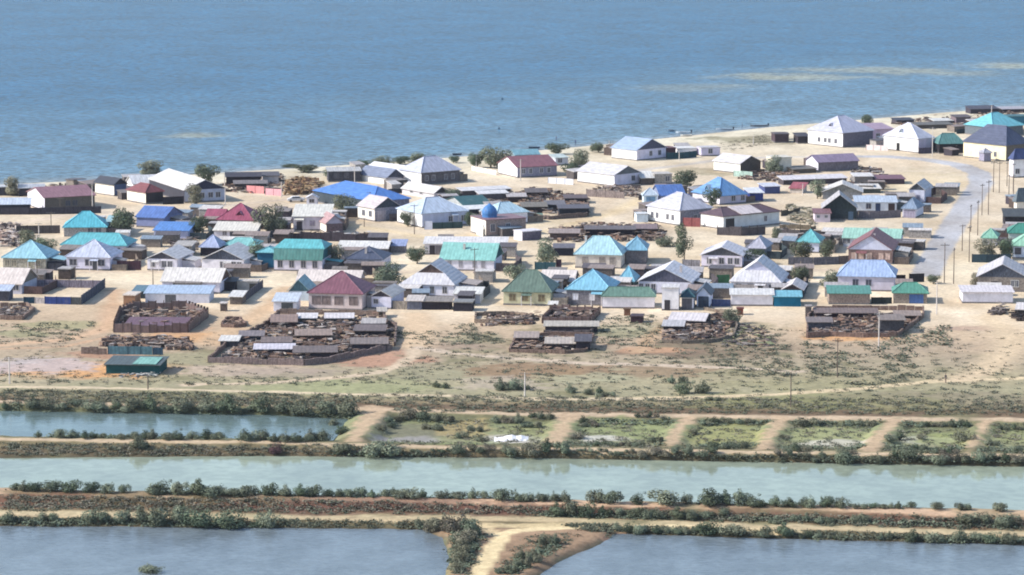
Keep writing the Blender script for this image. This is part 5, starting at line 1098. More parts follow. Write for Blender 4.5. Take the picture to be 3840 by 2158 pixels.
# ------------------------------------------------------------------ utility poles
def make_pole(h, c, arms=1, r=.11):
    root = empty('utility_pole', (0, 0, 0)); m = MB(); m.cyl((0, 0, -.4), (0, 0, h), r, r*.7, 8); m.build('mast', mat('wood' if sum(c) < 450 else 'plaster', c), root)
    for k in range(arms):
        z = h-.5-.8*k; a = MB(); a.box(-.95, -.06, z, .95, .06, z+.12); ao = a.build('crossarm', mat('wood', (110, 100, 96)), root)
        for x in (-.85, -.4, .4, .85):
            i = MB(); i.cyl((x, 0, z+.12), (x, 0, z+.36), .05, .035, 6); i.build('insulator', mat('plain', (190, 196, 200)), ao)
    return root
protoP = {'dark': (make_pole(8, (128, 116, 108)), 8), 'pale': (make_pole(8, (214, 206, 200), r=.13), 8)}
POLES = [
    (347, 690, 796, 'pale', 'pale pole in front of the faded maroon roof'), (226, 742, 800, 'dark', 'short dark pole before the faded maroon house'),
    (192, 796, 862, 'dark', 'dark pole left of the vivid turquoise roof'), (146, 836, 900, 'pale', 'stout pale pole in the plank fence at left'),
    (138, 880, 945, 'pale', 'thin pale pole behind the cyan pyramid roof'), (286, 930, 1000, 'dark', 'dark pole in front of the lavender pyramid roof'),
    (720, 712, 766, 'pale', 'pale pole before the dark blue gable house'), (845, 706, 768, 'pale', 'pale pole at the right corner of the dark blue gable house'),
    (842, 650, 700, 'pale', 'pale pole amid the shore clutter'), (1056, 684, 742, 'pale', 'pale pole at the end of the pale pink wall'),
    (1330, 620, 700, 'pale', 'tall pale pole at the left of the slate blue roof'), (1366, 818, 852, 'dark', 'short dark post beside the cream slate gabled house'),
    (1388, 720, 790, 'dark', 'dark pole over the cream roof before the blue hall'), (1554, 766, 880, 'dark', 'tall dark pole before the pale blue hip roofed house'),
    (1786, 585, 632, 'pale', 'pale pole at the shrubs by the sea'), (1952, 598, 680, 'pale', 'pale pole at the white end wall of the maroon roof'),
    (2284, 528, 572, 'pale', 'pale pole left of the light blue gable house'), (2547, 560, 602, 'pale', 'white pole before the dark green beach fence'),
    (2825, 510, 545, 'pale', 'short white post near the barn by the beach'), (574, 1014, 1072, 'dark', 'dark pole on the street left of the cream roofed house'),
    (1780, 930, 1052, 'dark', 'dark pole before the patchy mint roof'), (140, 990, 1060, 'dark', 'thin dark pole beside the left yard fence'),
    (283, 998, 1062, 'dark', 'thin dark pole before the grey lavender picket fence'), (3496, 478, 590, 'pale', 'tall pale pole at the white dormer house'),
    (3718, 394, 440, 'pale', 'pale pole above the aqua roof'), (3787, 492, 580, 'pale', 'pale pole in front of the slate roof'),
    (3010, 690, 735, 'pale', 'pale pole among the white sheet shelters'), (3295, 1172, 1312, 'pale', 'tall pale pole in front of the right hand corral'),
    (3512, 1052, 1180, 'pale', 'tall pale pole at the stone garage with blue door'), (3140, 1270, 1416, 'dark', 'tall grey pole in the scrub below the right hand corral'),
    (2965, 1396, 1528, 'dark', 'dark pole in the scrub near the basin bank'), (1968, 1398, 1488, 'pale', 'thin pale pole among the shrubs above the basins'),
    (555, 1405, 1462, 'dark', 'small dark pole by the dirt track at left'), (36, 1340, 1440, 'pale', 'thin pale pole in the scrub at lower left'),
]
STREET = [(3725, 605, 722), (3747, 606, 724), (3776, 608, 700), (3799, 612, 720), (3783, 655, 745), (3800, 655, 752), (3682, 690, 808), (3706, 676, 806), (3640, 768, 870), (3666, 752, 884), (3608, 842, 942), (3634, 846, 984), (3541, 912, 1062), (3576, 930, 1066)]
ords = ['first', 'second', 'third', 'fourth', 'fifth', 'sixth', 'seventh', 'eighth', 'ninth', 'tenth', 'eleventh', 'twelfth', 'thirteenth', 'fourteenth']
for i, (x, yt, yb) in enumerate(STREET):
    POLES.append((x, yt, yb, 'dark', '%s pole of the roadside line counted from the far end' % ords[i]))
used = set()
for (x, yt, yb, kd, lab) in POLES:
    p = GT(x, yb); h = z_for(yt, p.y)-p.z; pr, ph = protoP[kd]
    if kd in used: o = copy_tree(pr)
    else: o = pr; used.add(kd)
    o.location = p; o.scale = (1, 1, h/ph); o.rotation_euler = (0, 0, rnd.uniform(-.5, .5)+(0.9 if x > 3550 else 0))
    tag(o, lab, 'utility pole', 'utility poles')

# ------------------------------------------------------------------ vegetation
def leaf_mat(c, seed):
    m = bpy.data.materials.new('foliage'); n, l, b = nodes(m)
    g = n.new('ShaderNodeNewGeometry'); nz = n.new('ShaderNodeTexNoise'); nz.inputs['Scale'].default_value = .9; nz.inputs['Detail'].default_value = 4
    l.new(g.outputs['Position'], nz.inputs['Vector']); r = ramp2(n, .62, 1.4, .34, .66); l.new(nz.outputs['Fac'], r.inputs[0])
    oi = n.new('ShaderNodeObjectInfo'); hs = n.new('ShaderNodeHueSaturation'); hs.inputs['Color'].default_value = (*c, 1)
    mr = n.new('ShaderNodeMapRange'); mr.inputs['To Min'].default_value = .46; mr.inputs['To Max'].default_value = .53; l.new(oi.outputs['Random'], mr.inputs[0]); l.new(mr.outputs[0], hs.inputs['Hue'])
    m3 = n.new('ShaderNodeMapRange'); m3.inputs['To Min'].default_value = .75; m3.inputs['To Max'].default_value = 1.3
    ml = n.new('ShaderNodeMath'); ml.operation = 'MULTIPLY'; ml.inputs[1].default_value = 7.31; fr = n.new('ShaderNodeMath'); fr.operation = 'FRACT'
    l.new(oi.outputs['Random'], ml.inputs[0]); l.new(ml.outputs[0], fr.inputs[0]); l.new(fr.outputs[0], m3.inputs[0]); l.new(m3.outputs[0], hs.inputs['Value'])
    mx = n.new('ShaderNodeMix'); mx.data_type = 'RGBA'; mx.blend_type = 'MULTIPLY'; mx.inputs[0].default_value = 1
    l.new(hs.outputs[0], mx.inputs[6]); l.new(r.outputs[0], mx.inputs[7]); l.new(mx.outputs[2], b.inputs['Base Color'])
    b.inputs['Roughness'].default_value = .9; b.inputs['Specular IOR Level'].default_value = .05
    return m
LG = leaf_mat((.145, .168, .118), 1); LD = leaf_mat((.095, .122, .080), 2); LO = leaf_mat((.170, .165, .120), 3); LP = leaf_mat((.12, .07, .075), 4)
LS = leaf_mat((.085, .098, .070), 5)
BK = mat('wood', (110, 96, 84))
def crown(m, lobes, n, leaf, seed, zmin=0.0):
    rr = random.Random(seed); tot = sum(l[3]**2 for l in lobes)
    for (cx, cy, cz, r, fz) in lobes:
        for _ in range(int(n*r*r/tot)):
            while True:
                a = Vector((rr.uniform(-1, 1), rr.uniform(-1, 1), rr.uniform(-1, 1)))
                if .35 < a.length < 1: break
            if a.length < .75: a = a.normalized()*rr.uniform(.6, 1.08)
            p = Vector((cx+a.x*r, cy+a.y*r, cz+a.z*r*fz))
            if p.z < zmin: p.z = zmin+rr.random()*.15
            nn_ = (p-Vector((cx, cy, cz))).normalized()+Vector((rr.gauss(0, .38), rr.gauss(0, .38), rr.gauss(0, .38)+.25))
            u = nn_.orthogonal().normalized(); u.rotate(__import__('mathutils').Quaternion(nn_.normalized(), rr.uniform(0, 6.28))); v = nn_.normalized().cross(u); s_ = leaf*rr.uniform(.6, 1.3); t_ = s_*rr.uniform(.5, .9)
            m.face([p-u*s_, p-v*t_, p+u*s_, p+v*t_])
def shrub_proto(kind, seed):
    rr = random.Random(seed); lobes = []
    for k in range(rr.randint(4, 6)):
        a = rr.uniform(0, 6.28); q = rr.uniform(.15, .62); r = rr.uniform(.38, .6)
        lobes.append((q*math.cos(a), q*math.sin(a), r*.5+rr.uniform(0, .42), r, rr.uniform(.7, 1.0)))
    for k in range(5):
        a = rr.uniform(0, 6.28); q = rr.uniform(0, .8); lobes.append((q*math.cos(a), q*math.sin(a), rr.uniform(.25, 1.15), rr.uniform(.14, .26), 1.3))
    f = MB(); crown(f, lobes, 1500, .056, seed)
    root = empty('shrub', (0, 0, 0)); f.build('foliage', {'g': LG, 'd': LD, 'o': LO, 'p': LP}[kind], root)
    s_ = MB()
    for k in range(4):
        a = rr.uniform(0, 6.28); s_.cyl((0, 0, -.2), (.4*math.cos(a), .4*math.sin(a), .6), .04, .015, 5, cap=False)
    s_.build('stem', BK, root)
    return root
SP = {k: [shrub_proto(k, 100+ord(k)*10+i) for i in range(n_)] for k, n_ in (('g', 5), ('d', 2), ('o', 3), ('p', 1))}
PLACED = set()
def put_shrub(x, y, z, hgt, kind, label, group=None, wide=1.0):
    pr = rnd.choice(SP[kind])
    if pr.name in PLACED: o = copy_tree(pr)
    else: o = pr; PLACED.add(pr.name)
    s_ = hgt/1.2
    o.location = (x, y, z); o.rotation_euler = (0, 0, rnd.uniform(0, 6.28)); o.scale = (s_*wide*rnd.uniform(.9, 1.15), s_*wide*rnd.uniform(.85, 1.1), s_*rnd.uniform(.9, 1.1))
    tag(o, label, 'shrub', group); return o
def ordinal(n):
    t = ['', 'first', 'second', 'third', 'fourth', 'fifth', 'sixth', 'seventh', 'eighth', 'ninth', 'tenth', 'eleventh', 'twelfth', 'thirteenth', 'fourteenth', 'fifteenth', 'sixteenth', 'seventeenth', 'eighteenth', 'nineteenth']
    if n < 20: return t[n]
    k = ['', '', 'twent', 'thirt', 'fort', 'fift', 'sixt', 'sevent', 'eight', 'ninet']
    return k[n//10]+'ieth' if n % 10 == 0 else k[n//10]+'y '+t[n % 10]
def row(label, group, items, kind='g', mix='gggd', wide=1.0, off=0, hk=1.0):
    """items: (x0, x1, ytop, ybase): a stretch of shrubs standing side by side"""
    todo = []
    for (x0, x1, yt, yb) in items:
        yb += off
        pa, pb = GS(x0, yb), GS(x1, yb); s_ = scale_at(pa); H = hk*(yb-yt)/s_; L = (x1-x0)/s_
        wd = H*1.2*wide; n_ = max(1, int(round(L/wd)))
        for i in range(n_):
            t = (i+.5)/n_ if n_ > 1 else .5
            x = x0+(x1-x0)*t; p = GS(x, yb); dy = rnd.uniform(0, .9) if n_ > 1 else 0
            hh = H*rnd.uniform(.78, 1.1) if n_ > 1 else H
            z = tz(p.x, p.y+dy); todo.append((x, p.x, p.y+dy, z, hh, rnd.choice(mix), L/n_))
    todo = sorted(t for t in todo if all(sdist(np.array([t[1]]), np.array([t[2]]), d)[0] > .3 for d in DIVID))
    for i, (x, X_, Y_, z, hh, kd, wd) in enumerate(todo):
        lb = label if len(todo) == 1 else '%s %s from the left' % (label, ordinal(i+1)) if i else '%s leftmost one' % label
        put_shrub(X_, Y_, z, hh, kd, lb, group if len(todo) > 1 else None, max(wide, wd/hh*.92))
row('shrub on the far bank of upper left pond,', 'shrubs on the far bank of the upper left pond', [
    (0, 26, 1508, 1538), (92, 205, 1496, 1541), (205, 300, 1505, 1540), (310, 405, 1490, 1543), (410, 500, 1515, 1546), (470, 600, 1488, 1548), (600, 690, 1508, 1552),
    (655, 900, 1490, 1552), (900, 950, 1530, 1556), (955, 1250, 1496, 1560), (1260, 1348, 1488, 1562)])
row('shrub on the near bank of upper left pond,', 'shrubs on the near bank of the upper left pond', [
    (132, 158, 1618, 1640), (198, 300, 1606, 1640), (300, 400, 1614, 1642), (436, 478, 1618, 1642), (486, 560, 1614, 1645), (545, 840, 1610, 1647),
    (890, 1010, 1608, 1652), (1005, 1180, 1622, 1656), (1140, 1240, 1604, 1650), (1210, 1300, 1590, 1630), (1260, 1340, 1572, 1602), (1320, 1372, 1556, 1582)], off=4)
row('leafy bush standing alone on the track between the two ponds', None, [(490, 560, 1636, 1682)], mix='g')
row('purplish round bush at the far edge of the pale canal', None, [(1003, 1058, 1662, 1704)], mix='p')
row('shrub on the far bank of the pale canal,', 'shrubs on the far bank of the pale canal', [
    (1250, 1320, 1652, 1698), (1375, 1500, 1634, 1706), (1690, 1745, 1655, 1706), (1745, 1860, 1672, 1708), (1878, 1942, 1662, 1708), (1965, 2040, 1650, 1706), (2030, 2140, 1656, 1712),
    (2385, 2560, 1688, 1722), (2560, 2690, 1690, 1726), (2905, 2975, 1690, 1726), (2980, 3100, 1712, 1736), (3138, 3212, 1682, 1738), (3270, 3310, 1700, 1738), (3340, 3400, 1712, 1742),
    (3385, 3540, 1690, 1744), (3540, 3700, 1704, 1746), (3700, 3840, 1706, 1750), (1500, 1690, 1694, 1710), (2145, 2380, 1704, 1720)], mix='gggdo')
row('shrub between pale canal and raised track,', 'shrubs between the pale canal and the raised track', [
    (40, 100, 1812, 1832), (90, 150, 1802, 1833), (150, 312, 1786, 1836), (310, 372, 1798, 1838), (380, 432, 1808, 1838), (444, 482, 1812, 1838), (546, 600, 1812, 1845),
    (580, 700, 1798, 1846), (690, 860, 1796, 1848), (840, 960, 1814, 1850), (985, 1150, 1812, 1852), (1160, 1200, 1812, 1852), (1200, 1290, 1828, 1853), (1282, 1378, 1818, 1855),
    (1378, 1500, 1832, 1856), (1490, 1572, 1820, 1857), (1570, 1602, 1838, 1858), (1640, 1750, 1834, 1860), (1750, 1832, 1834, 1862), (1842, 1920, 1830, 1866), (1920, 2100, 1842, 1872),
    (2105, 2135, 1846, 1874), (2210, 2330, 1836, 1879), (2372, 2420, 1850, 1880), (2440, 2545, 1826, 1882), (2555, 2580, 1852, 1880), (2596, 2700, 1826, 1884), (2700, 2810, 1838, 1886),
    (2800, 2876, 1856, 1888), (2885, 2990, 1860, 1890), (3003, 3045, 1862, 1892), (3030, 3062, 1858, 1892), (3075, 3125, 1854, 1893), (3132, 3182, 1862, 1896), (3200, 3390, 1884, 1899)], mix='gggdd', off=11)
for i, (it, lab) in enumerate([((3400, 3440, 1876, 1903), 'small shrub at canal edge, leftmost of the four spaced ones at right'), ((3490, 3540, 1874, 1908), 'second from left of the four spaced canal edge shrubs at right'),
                  ((3585, 3645, 1884, 1914), 'third from left of the four spaced canal edge shrubs at right'), ((3725, 3768, 1876, 1916), 'rightmost of the four spaced canal edge shrubs')]): row(lab, None, [it], mix='g', off=3)
row('dark shrub in the ditch below the raised track,', 'shrubs in the ditch below the raised track', [
    (2050, 2235, 1880, 1940), (2240, 2340, 1908, 1938), (2358, 2480, 1902, 1946), (2500, 2570, 1900, 1950), (2560, 2620, 1902, 1950), (2640, 2740, 1905, 1945), (3055, 3125, 1935, 1968), (3190, 3260, 1925, 1962), (3590, 3720, 1922, 1974),
    (3728, 3812, 1926, 1976), (2880, 2930, 1945, 1968), (2975, 3040, 1925, 1958)], mix='dgg')
row('shrub on the far bank of lower left pond,', 'shrubs on the far bank of the lower left pond', [
    (0, 62, 1915, 1956), (134, 208, 1924, 1960), (326, 420, 1908, 1964), (440, 560, 1902, 1966), (540, 700, 1892, 1972), (680, 780, 1906, 1974), (815, 932, 1914, 1980), (966, 1046, 1924, 1984), (940, 975, 1960, 1986)], mix='gggd')
row('shrub left of the causeway track,', 'shrubs left of the causeway track', [
    (1548, 1640, 1945, 1996), (1610, 1745, 1926, 1998), (1735, 1800, 1940, 2010), (1712, 1790, 1980, 2040), (1704, 1770, 2020, 2078), (1706, 1748, 2060, 2110), (1690, 1730, 2100, 2140)], mix='ggo')
row('scrubby bush right of the causeway track,', 'shrubs right of the causeway track', [
    (2018, 2104, 2002, 2050), (1935, 2010, 2056, 2100), (1975, 2030, 2072, 2112), (1925, 1990, 2090, 2132), (1890, 1950, 2112, 2150), (1850, 1880, 2128, 2152)], mix='goog', wide=.7)
row('shrub on the far bank of lower right pond,', 'shrubs on the far bank of the lower right pond', [
    (2296, 2480, 1976, 2014), (2478, 2560, 1984, 2020), (2560, 2622, 1986, 2018), (2626, 2800, 1964, 2024), (2838, 2965, 1970, 2024), (2960, 3085, 2002, 2028), (3100, 3180, 2012, 2030), (3290, 3360, 2006, 2036),
    (3405, 3525, 1998, 2040), (3570, 3700, 1996, 2044), (3700, 3812, 2000, 2048)], mix='gggd')
tag(put_shrub(G(565, 2142, -1).x, G(565, 2142, -1).y, -1.0, 1.0, 'g', 'reed clump growing out of the lower left pond', wide=2.4), cat='reed clump')
row('shrub among the dry basins,', 'shrubs between the dry basins', [
    (1500, 1612, 1520, 1574), (1440, 1530, 1556, 1590), (1418, 1480, 1585, 1620), (1306, 1372, 1628, 1656), (1616, 1705, 1545, 1585), (1572, 1660, 1608, 1648), (1700, 1756, 1610, 1648), (1740, 1812, 1586, 1620), (1840, 1962, 1546, 1590),
    (1980, 2082, 1540, 1574), (1785, 1830, 1630, 1660), (2170, 2230, 1560, 1594), (2100, 2190, 1606, 1650), (2180, 2250, 1570, 1600), (2230, 2420, 1650, 1676), (2430, 2490, 1625, 1660), (2060, 2110, 1650, 1682),
    (2560, 2625, 1594, 1632), (2660, 2740, 1556, 1590), (2760, 2820, 1560, 1592), (2624, 2670, 1570, 1598), (2660, 2850, 1646, 1684), (2815, 2880, 1570, 1640), (2850, 2900, 1650, 1680), (2985, 3076, 1560, 1600), (2900, 2965, 1622, 1648),
    (2958, 3036, 1656, 1694), (3205, 3320, 1560, 1600), (3315, 3400, 1616, 1656), (3270, 3300, 1590, 1612), (3140, 3210, 1676, 1706), (3450, 3580, 1580, 1604), (3560, 3670, 1572, 1602), (3590, 3650, 1604, 1652), (3400, 3480, 1660, 1690), (3470, 3600, 1676, 1704),
    (3430, 3470, 1620, 1650), (3690, 3760, 1640, 1672), (3740, 3840, 1590, 1616), (3790, 3840, 1660, 1700), (1950, 2030, 1576, 1606), (2380, 2500, 1548, 1572)], mix='gggdoo', hk=.8)
row('rounded bush in the scrubland above the basins,', 'bushes in the scrubland above the basins', [
    (1848, 1962, 1392, 1464), (1900, 1990, 1426, 1466), (2113, 2166, 1424, 1474), (2186, 2262, 1436, 1484), (2230, 2310, 1456, 1490), (2500, 2575, 1384, 1440), (2540, 2665, 1404, 1476), (2650, 2712, 1472, 1506), (1616, 1684, 1418, 1456)], mix='ggd', hk=.62)
# village trees
def tree_proto(kind, seed, tall=1.0):
    rr = random.Random(seed); lobes = []
    for k in range(9):
        a = rr.uniform(0, 6.28); q = rr.uniform(.1, .6); r = rr.uniform(.34, .5)
        lobes.append((q*math.cos(a), q*math.sin(a), (.85+rr.uniform(-.5, .6))*tall, r*1.1, rr.uniform(.85, 1.15)))
    f = MB(); crown(f, lobes, 2400, .058, seed, .1)
    root = empty('tree', (0, 0, 0)); f.build('crown', {'g': LG, 'd': LD, 'o': LO}[kind], root)
    t = MB(); t.cyl((0, 0, -.1), (0.02, 0, .6), .07, .045, 7)
    for k in range(5):
        a = 1.256*k+rr.random(); t.cyl((0.02, 0, .45), (.45*math.cos(a), .45*math.sin(a), 1.1*tall), .035, .012, 5, cap=False)
    t.build('trunk', BK, root); return root
TP = {'g': [tree_proto('g', 1), tree_proto('g', 2)], 'd': [tree_proto('d', 3), tree_proto('d', 4)], 'o': [tree_proto('o', 5)], 'c': [tree_proto('d', 6, 1.6)]}
TREES = [
    (50, 672, 735, 70, 'o', 'brown leaved tree between the two sheds at the left edge'), (572, 612, 662, 110, 'o', 'sparse olive tree standing at the water line at left'),
    (782, 624, 695, 80, 'd', 'dark round tree behind the dark blue gable'), (736, 700, 768, 70, 'o', 'small tree before the dark blue gable house'), (470, 782, 880, 100, 'd', 'big dark tree between the turquoise and the blue gable roof'),
    (740, 820, 886, 70, 'd', 'dense dark green tree right of the cobalt roof'), (1005, 782, 885, 100, 'g', 'tall grey green tree right of the raspberry roof'), (1286, 738, 808, 80, 'g', 'grey green tree before the blue hall'),
    (1050, 810, 870, 50, 'g', 'small tree beside the tall grey green one'), (100, 870, 935, 80, 'g', 'tree behind the cyan pyramid roof'), (175, 900, 960, 70, 'd', 'dark tree right of the cyan pyramid roof'),
    (955, 912, 1000, 80, 'g', 'bare brownish tree behind the wider dark gable house'), (1466, 992, 1080, 105, 'g', 'leafy tree between slate roof and glazed porch house'), (1565, 925, 990, 70, 'd', 'dark tree in front of the long flat white roof'),
    (1255, 930, 1005, 60, 'o', 'dull tree right of the teal mansard house'), (2052, 900, 990, 80, 'g', 'leafy tree above the teal sheet fence'), (1930, 1000, 1060, 70, 'g', 'tree behind the tall grey green hip roof'),
    (2566, 858, 985, 60, 'c', 'tall dark cypress like tree by the sandy street'), (2560, 648, 720, 90, 'd', 'dark tree behind the royal blue roof'), (2668, 712, 778, 60, 'd', 'bushy tree before the blue dormer house'),
    (2180, 572, 640, 75, 'g', 'grey tree right of the mint roofed hut'), (2140, 616, 662, 60, 'd', 'dark bush tree left of the grey gabled house'), (2092, 542, 580, 76, 'd', 'dark cone shaped tree by the shore behind the maroon roof'),
    (2245, 536, 572, 60, 'd', 'dark bush tree left of the light blue gable house at the shore'), (1905, 568, 632, 70, 'g', 'broad tree on the shore left of the white end wall'), (1840, 562, 632, 90, 'g', 'wide tree on the shore slope by the pale pole'),
    (1790, 572, 630, 60, 'd', 'dark tree at the left end of the shore grove'), (1700, 584, 612, 40, 'd', 'small dark tree by the beach right of the lavender hip roof'), (1560, 574, 612, 70, 'g', 'tree of the shore hedge nearest the lavender hip roof'),
    (1440, 588, 620, 76, 'g', 'broad low tree in the shore hedge'), (1360, 600, 632, 60, 'd', 'tree at the left end of the shore hedge'), (1500, 590, 618, 60, 'd', 'dark tree in the middle of the shore hedge'),
    (1140, 616, 646, 90, 'd', 'low dark tree on the beach above the straw pile'), (1270, 630, 668, 100, 'd', 'flat crowned dark tree behind the grey shore shed'), (1080, 618, 632, 60, 'd', 'very low dark bush at the water left of the beach tree'),
    (2905, 588, 650, 60, 'g', 'grey tree right of the dark brown gable'), (3065, 682, 746, 50, 'g', 'grey green tree between the pale roofed house and outhouse'), (3250, 436, 480, 46, 'd', 'dark tree behind the big lavender roof by the sea'),
    (3005, 912, 980, 80, 'd', 'left of the two round trees behind the stone wall'), (3096, 908, 975, 64, 'd', 'right of the two round trees behind the stone wall'), (2995, 998, 1068, 80, 'd', 'dark tree behind the dark gabled shed'),
    (3115, 1016, 1078, 72, 'g', 'young tree left of the half stone house'), (2820, 940, 992, 80, 'd', 'dark low tree before the unpainted grey house'), (1780, 810, 862, 40, 'g', 'small tree left of the prayer house arch'),
    (1760, 800, 850, 36, 'd', 'slim tree at the end of the dark green fence'), (3700, 905, 975, 90, 'o', 'brownish tree before the small mint house'), (3765, 892, 975, 60, 'd', 'green tree at the right edge mint house'),
    (3500, 1030, 1066, 46, 'd', 'small dark tree behind the second black fence panel'), (3655, 1030, 1078, 50, 'o', 'bare brown bush tree at the stone house'), (3700, 500, 545, 40, 'd', 'small tree at the left of the slate roof'),
    (1700, 714, 748, 60, 'g', 'tree before the dark green sheet roof'), (2740, 1165, 1215, 70, 'g', 'shrubby tree at the right of the open barn'), (1530, 800, 850, 50, 'd', 'dark vine tree at the slate gabled house'),
    (2500, 890, 925, 70, 'g', 'dusty tree at the end of the black fronted stable'), (2910, 860, 910, 44, 'g', 'shrubby tree right of the unpainted grey house'),
]
for (x, yt, yb, wpx, kd, lab) in TREES:
    p = GT(x, yb); H = z_for(yt, p.y)-p.z; s_ = scale_at(p); Wm = wpx/s_
    pr = rnd.choice(TP[kd]); hh = 1.75 if kd != 'c' else 2.5
    if pr.name in PLACED: o = copy_tree(pr)
    else: o = pr; PLACED.add(pr.name)
    o.location = p; o.scale = (Wm/1.5, Wm/1.5, H/hh*1.08); o.rotation_euler = (0, 0, rnd.uniform(0, 6.28)); tag(o, lab, 'tree')
for d_ in list(TP.values())+list(SP.values()):
    for pr in d_:
        if pr.name not in PLACED:
            for ch in KIDS.get(pr.name, []): bpy.data.objects.remove(ch)
            bpy.data.objects.remove(pr)

# low steppe scrub and bank weeds: nobody could count them
def scatter(label, name, regions, matr, seed, size=(.25, .6), cat='ground cover'):
    rr = random.Random(seed); m = MB()
    for (poly, n_, k) in regions:
        P = [GT(x, y) for x, y in poly]; pl = [(p.x, p.y) for p in P]
        x0, x1, y0, y1 = min(p.x for p in P), max(p.x for p in P), min(p.y for p in P), max(p.y for p in P)
        pts = []
        while len(pts) < n_:
            x, y = rr.uniform(x0, x1), rr.uniform(y0, y1); c = False; j = len(pl)-1
            for i in range(len(pl)):
                if (pl[i][1] > y) != (pl[j][1] > y) and x < (pl[j][0]-pl[i][0])*(y-pl[i][1])/(pl[j][1]-pl[i][1])+pl[i][0]: c = not c
                j = i
            if c: pts.append((x, y))
        zz = terrain([p[0] for p in pts], [p[1] for p in pts])
        ok = np.min([sdist(np.array([q[0] for q in pts]), np.array([q[1] for q in pts]), d) for d in DIVID], axis=0) > .2
        for (x, y), z, g_ in zip(pts, zz, ok):
            if not g_ or z < -.93: continue
            s_ = rr.uniform(*size)*k
            for _ in range(rr.randint(16, 26)):
                q = Vector((x+rr.gauss(0, .75)*s_, y+rr.gauss(0, .75)*s_, z+abs(rr.gauss(0, .2))*s_+.03))
                a_ = rr.uniform(0, 6.28); u = Vector((math.cos(a_), math.sin(a_), rr.gauss(0, .25)))*s_*.26; v = Vector((-math.sin(a_), math.cos(a_), rr.gauss(0, .45)))*s_*.22
                m.face([q-u, q-v, q+u, q+v])
    o = m.build(name, matr); tag(o, label, cat, kind='stuff'); return o
scatter('grey green low scrub tufts on the steppe and on the pond banks', 'low_scrub', [
    ([(1700, 1300), (3000, 1300), (3840, 1380), (3840, 1500), (1500, 1490), (1300, 1420)], 600, 1.1), ([(2600, 1210), (2930, 1230), (3000, 1420), (2700, 1420)], 200, 1.4), ([(3000, 1290), (3450, 1280), (3450, 1450), (3050, 1440)], 130, 1.8),
    ([(3250, 1200), (3560, 1230), (3560, 1300), (3330, 1300)], 50, 2.2), ([(0, 1220), (350, 1210), (300, 1280), (0, 1290)], 70, 1.3), ([(0, 1400), (1500, 1420), (1500, 1450), (0, 1445)], 170, 1.0),
    ([(0, 1464), (1300, 1484), (1300, 1530), (0, 1520)], 600, 1.1), ([(1300, 1490), (3840, 1500), (3840, 1560), (1400, 1545)], 900, 1.1), ([(0, 1662), (1400, 1672), (1400, 1705), (0, 1712)], 420, 1.0),
    ([(1400, 1560), (3840, 1590), (3840, 1704), (1400, 1672)], 600, 1.1), ([(1400, 1694), (3840, 1722), (3840, 1745), (1400, 1708)], 700, 1.1), ([(1230, 1240), (1500, 1240), (1900, 1260), (1900, 1290), (1600, 1300)], 120, 1.2),
    ([(0, 1856), (1920, 1894), (3840, 1945), (3840, 1995), (1920, 1935), (0, 1915)], 600, 1.1), ([(0, 1942), (1600, 1955), (1600, 1985), (0, 1975)], 600, 1.0), ([(2100, 1962), (3840, 2018), (3840, 2044), (2200, 1995)], 700, 1.0),
    ([(1920, 2020), (2200, 1995), (2000, 2120), (1870, 2150)], 90, 1.0), ([(1700, 2030), (1790, 2030), (1760, 2158), (1690, 2158)], 160, 1.1), ([(2200, 1190), (2480, 1180), (2480, 1300), (2240, 1300)], 130, 1.3), ([(1690, 1220), (1780, 1215), (1900, 1280), (1760, 1290)], 60, 1.2)], LS, 77)
scatter('low reeds and salt bushes joining the shrubs along the water edges', 'bank_reeds', [
    ([(0, 1520), (1340, 1545), (1340, 1560), (0, 1540)], 200, 1.7), ([(190, 1630), (850, 1638), (850, 1648), (190, 1642)], 160, 1.9), ([(890, 1642), (1240, 1646), (1240, 1656), (890, 1652)], 90, 1.9),
    ([(60, 1832), (480, 1836), (480, 1842), (60, 1838)], 80, 1.7), ([(550, 1846), (1100, 1854), (1100, 1860), (550, 1852)], 150, 1.9), ([(1100, 1856), (1840, 1864), (1840, 1870), (1100, 1862)], 150, 1.6), ([(1840, 1868), (2130, 1876), (2130, 1882), (1840, 1874)], 80, 1.7), ([(2600, 1888), (3400, 1902), (3400, 1908), (2600, 1894)], 130, 1.5),
    ([(0, 1950), (1080, 1966), (1080, 1984), (0, 1974)], 170, 1.8), ([(1560, 1980), (1700, 1980), (1716, 2060), (1700, 2130), (1750, 2130), (1800, 2020), (1760, 1960)], 170, 2.0), ([(2280, 2004), (3840, 2030), (3840, 2046), (2280, 2018)], 220, 1.8),
    ([(1960, 2080), (2040, 2050), (2110, 2050), (2000, 2115), (1930, 2158), (1880, 2158)], 90, 1.6), ([(1240, 1694), (3840, 1735), (3840, 1748), (1240, 1706)], 260, 1.7),
    ([(2040, 1925), (2750, 1938), (3840, 1970), (3840, 1984), (2750, 1952), (2040, 1938)], 230, 1.7), ([(1420, 1570), (1620, 1560), (1680, 1590), (1500, 1620)], 90, 1.8), ([(2170, 1570), (3800, 1592), (3800, 1604), (2170, 1586)], 170, 1.8), ([(2120, 1650), (3840, 1684), (3840, 1700), (2120, 1668)], 230, 1.8)], LG, 79, size=(.2, .5))
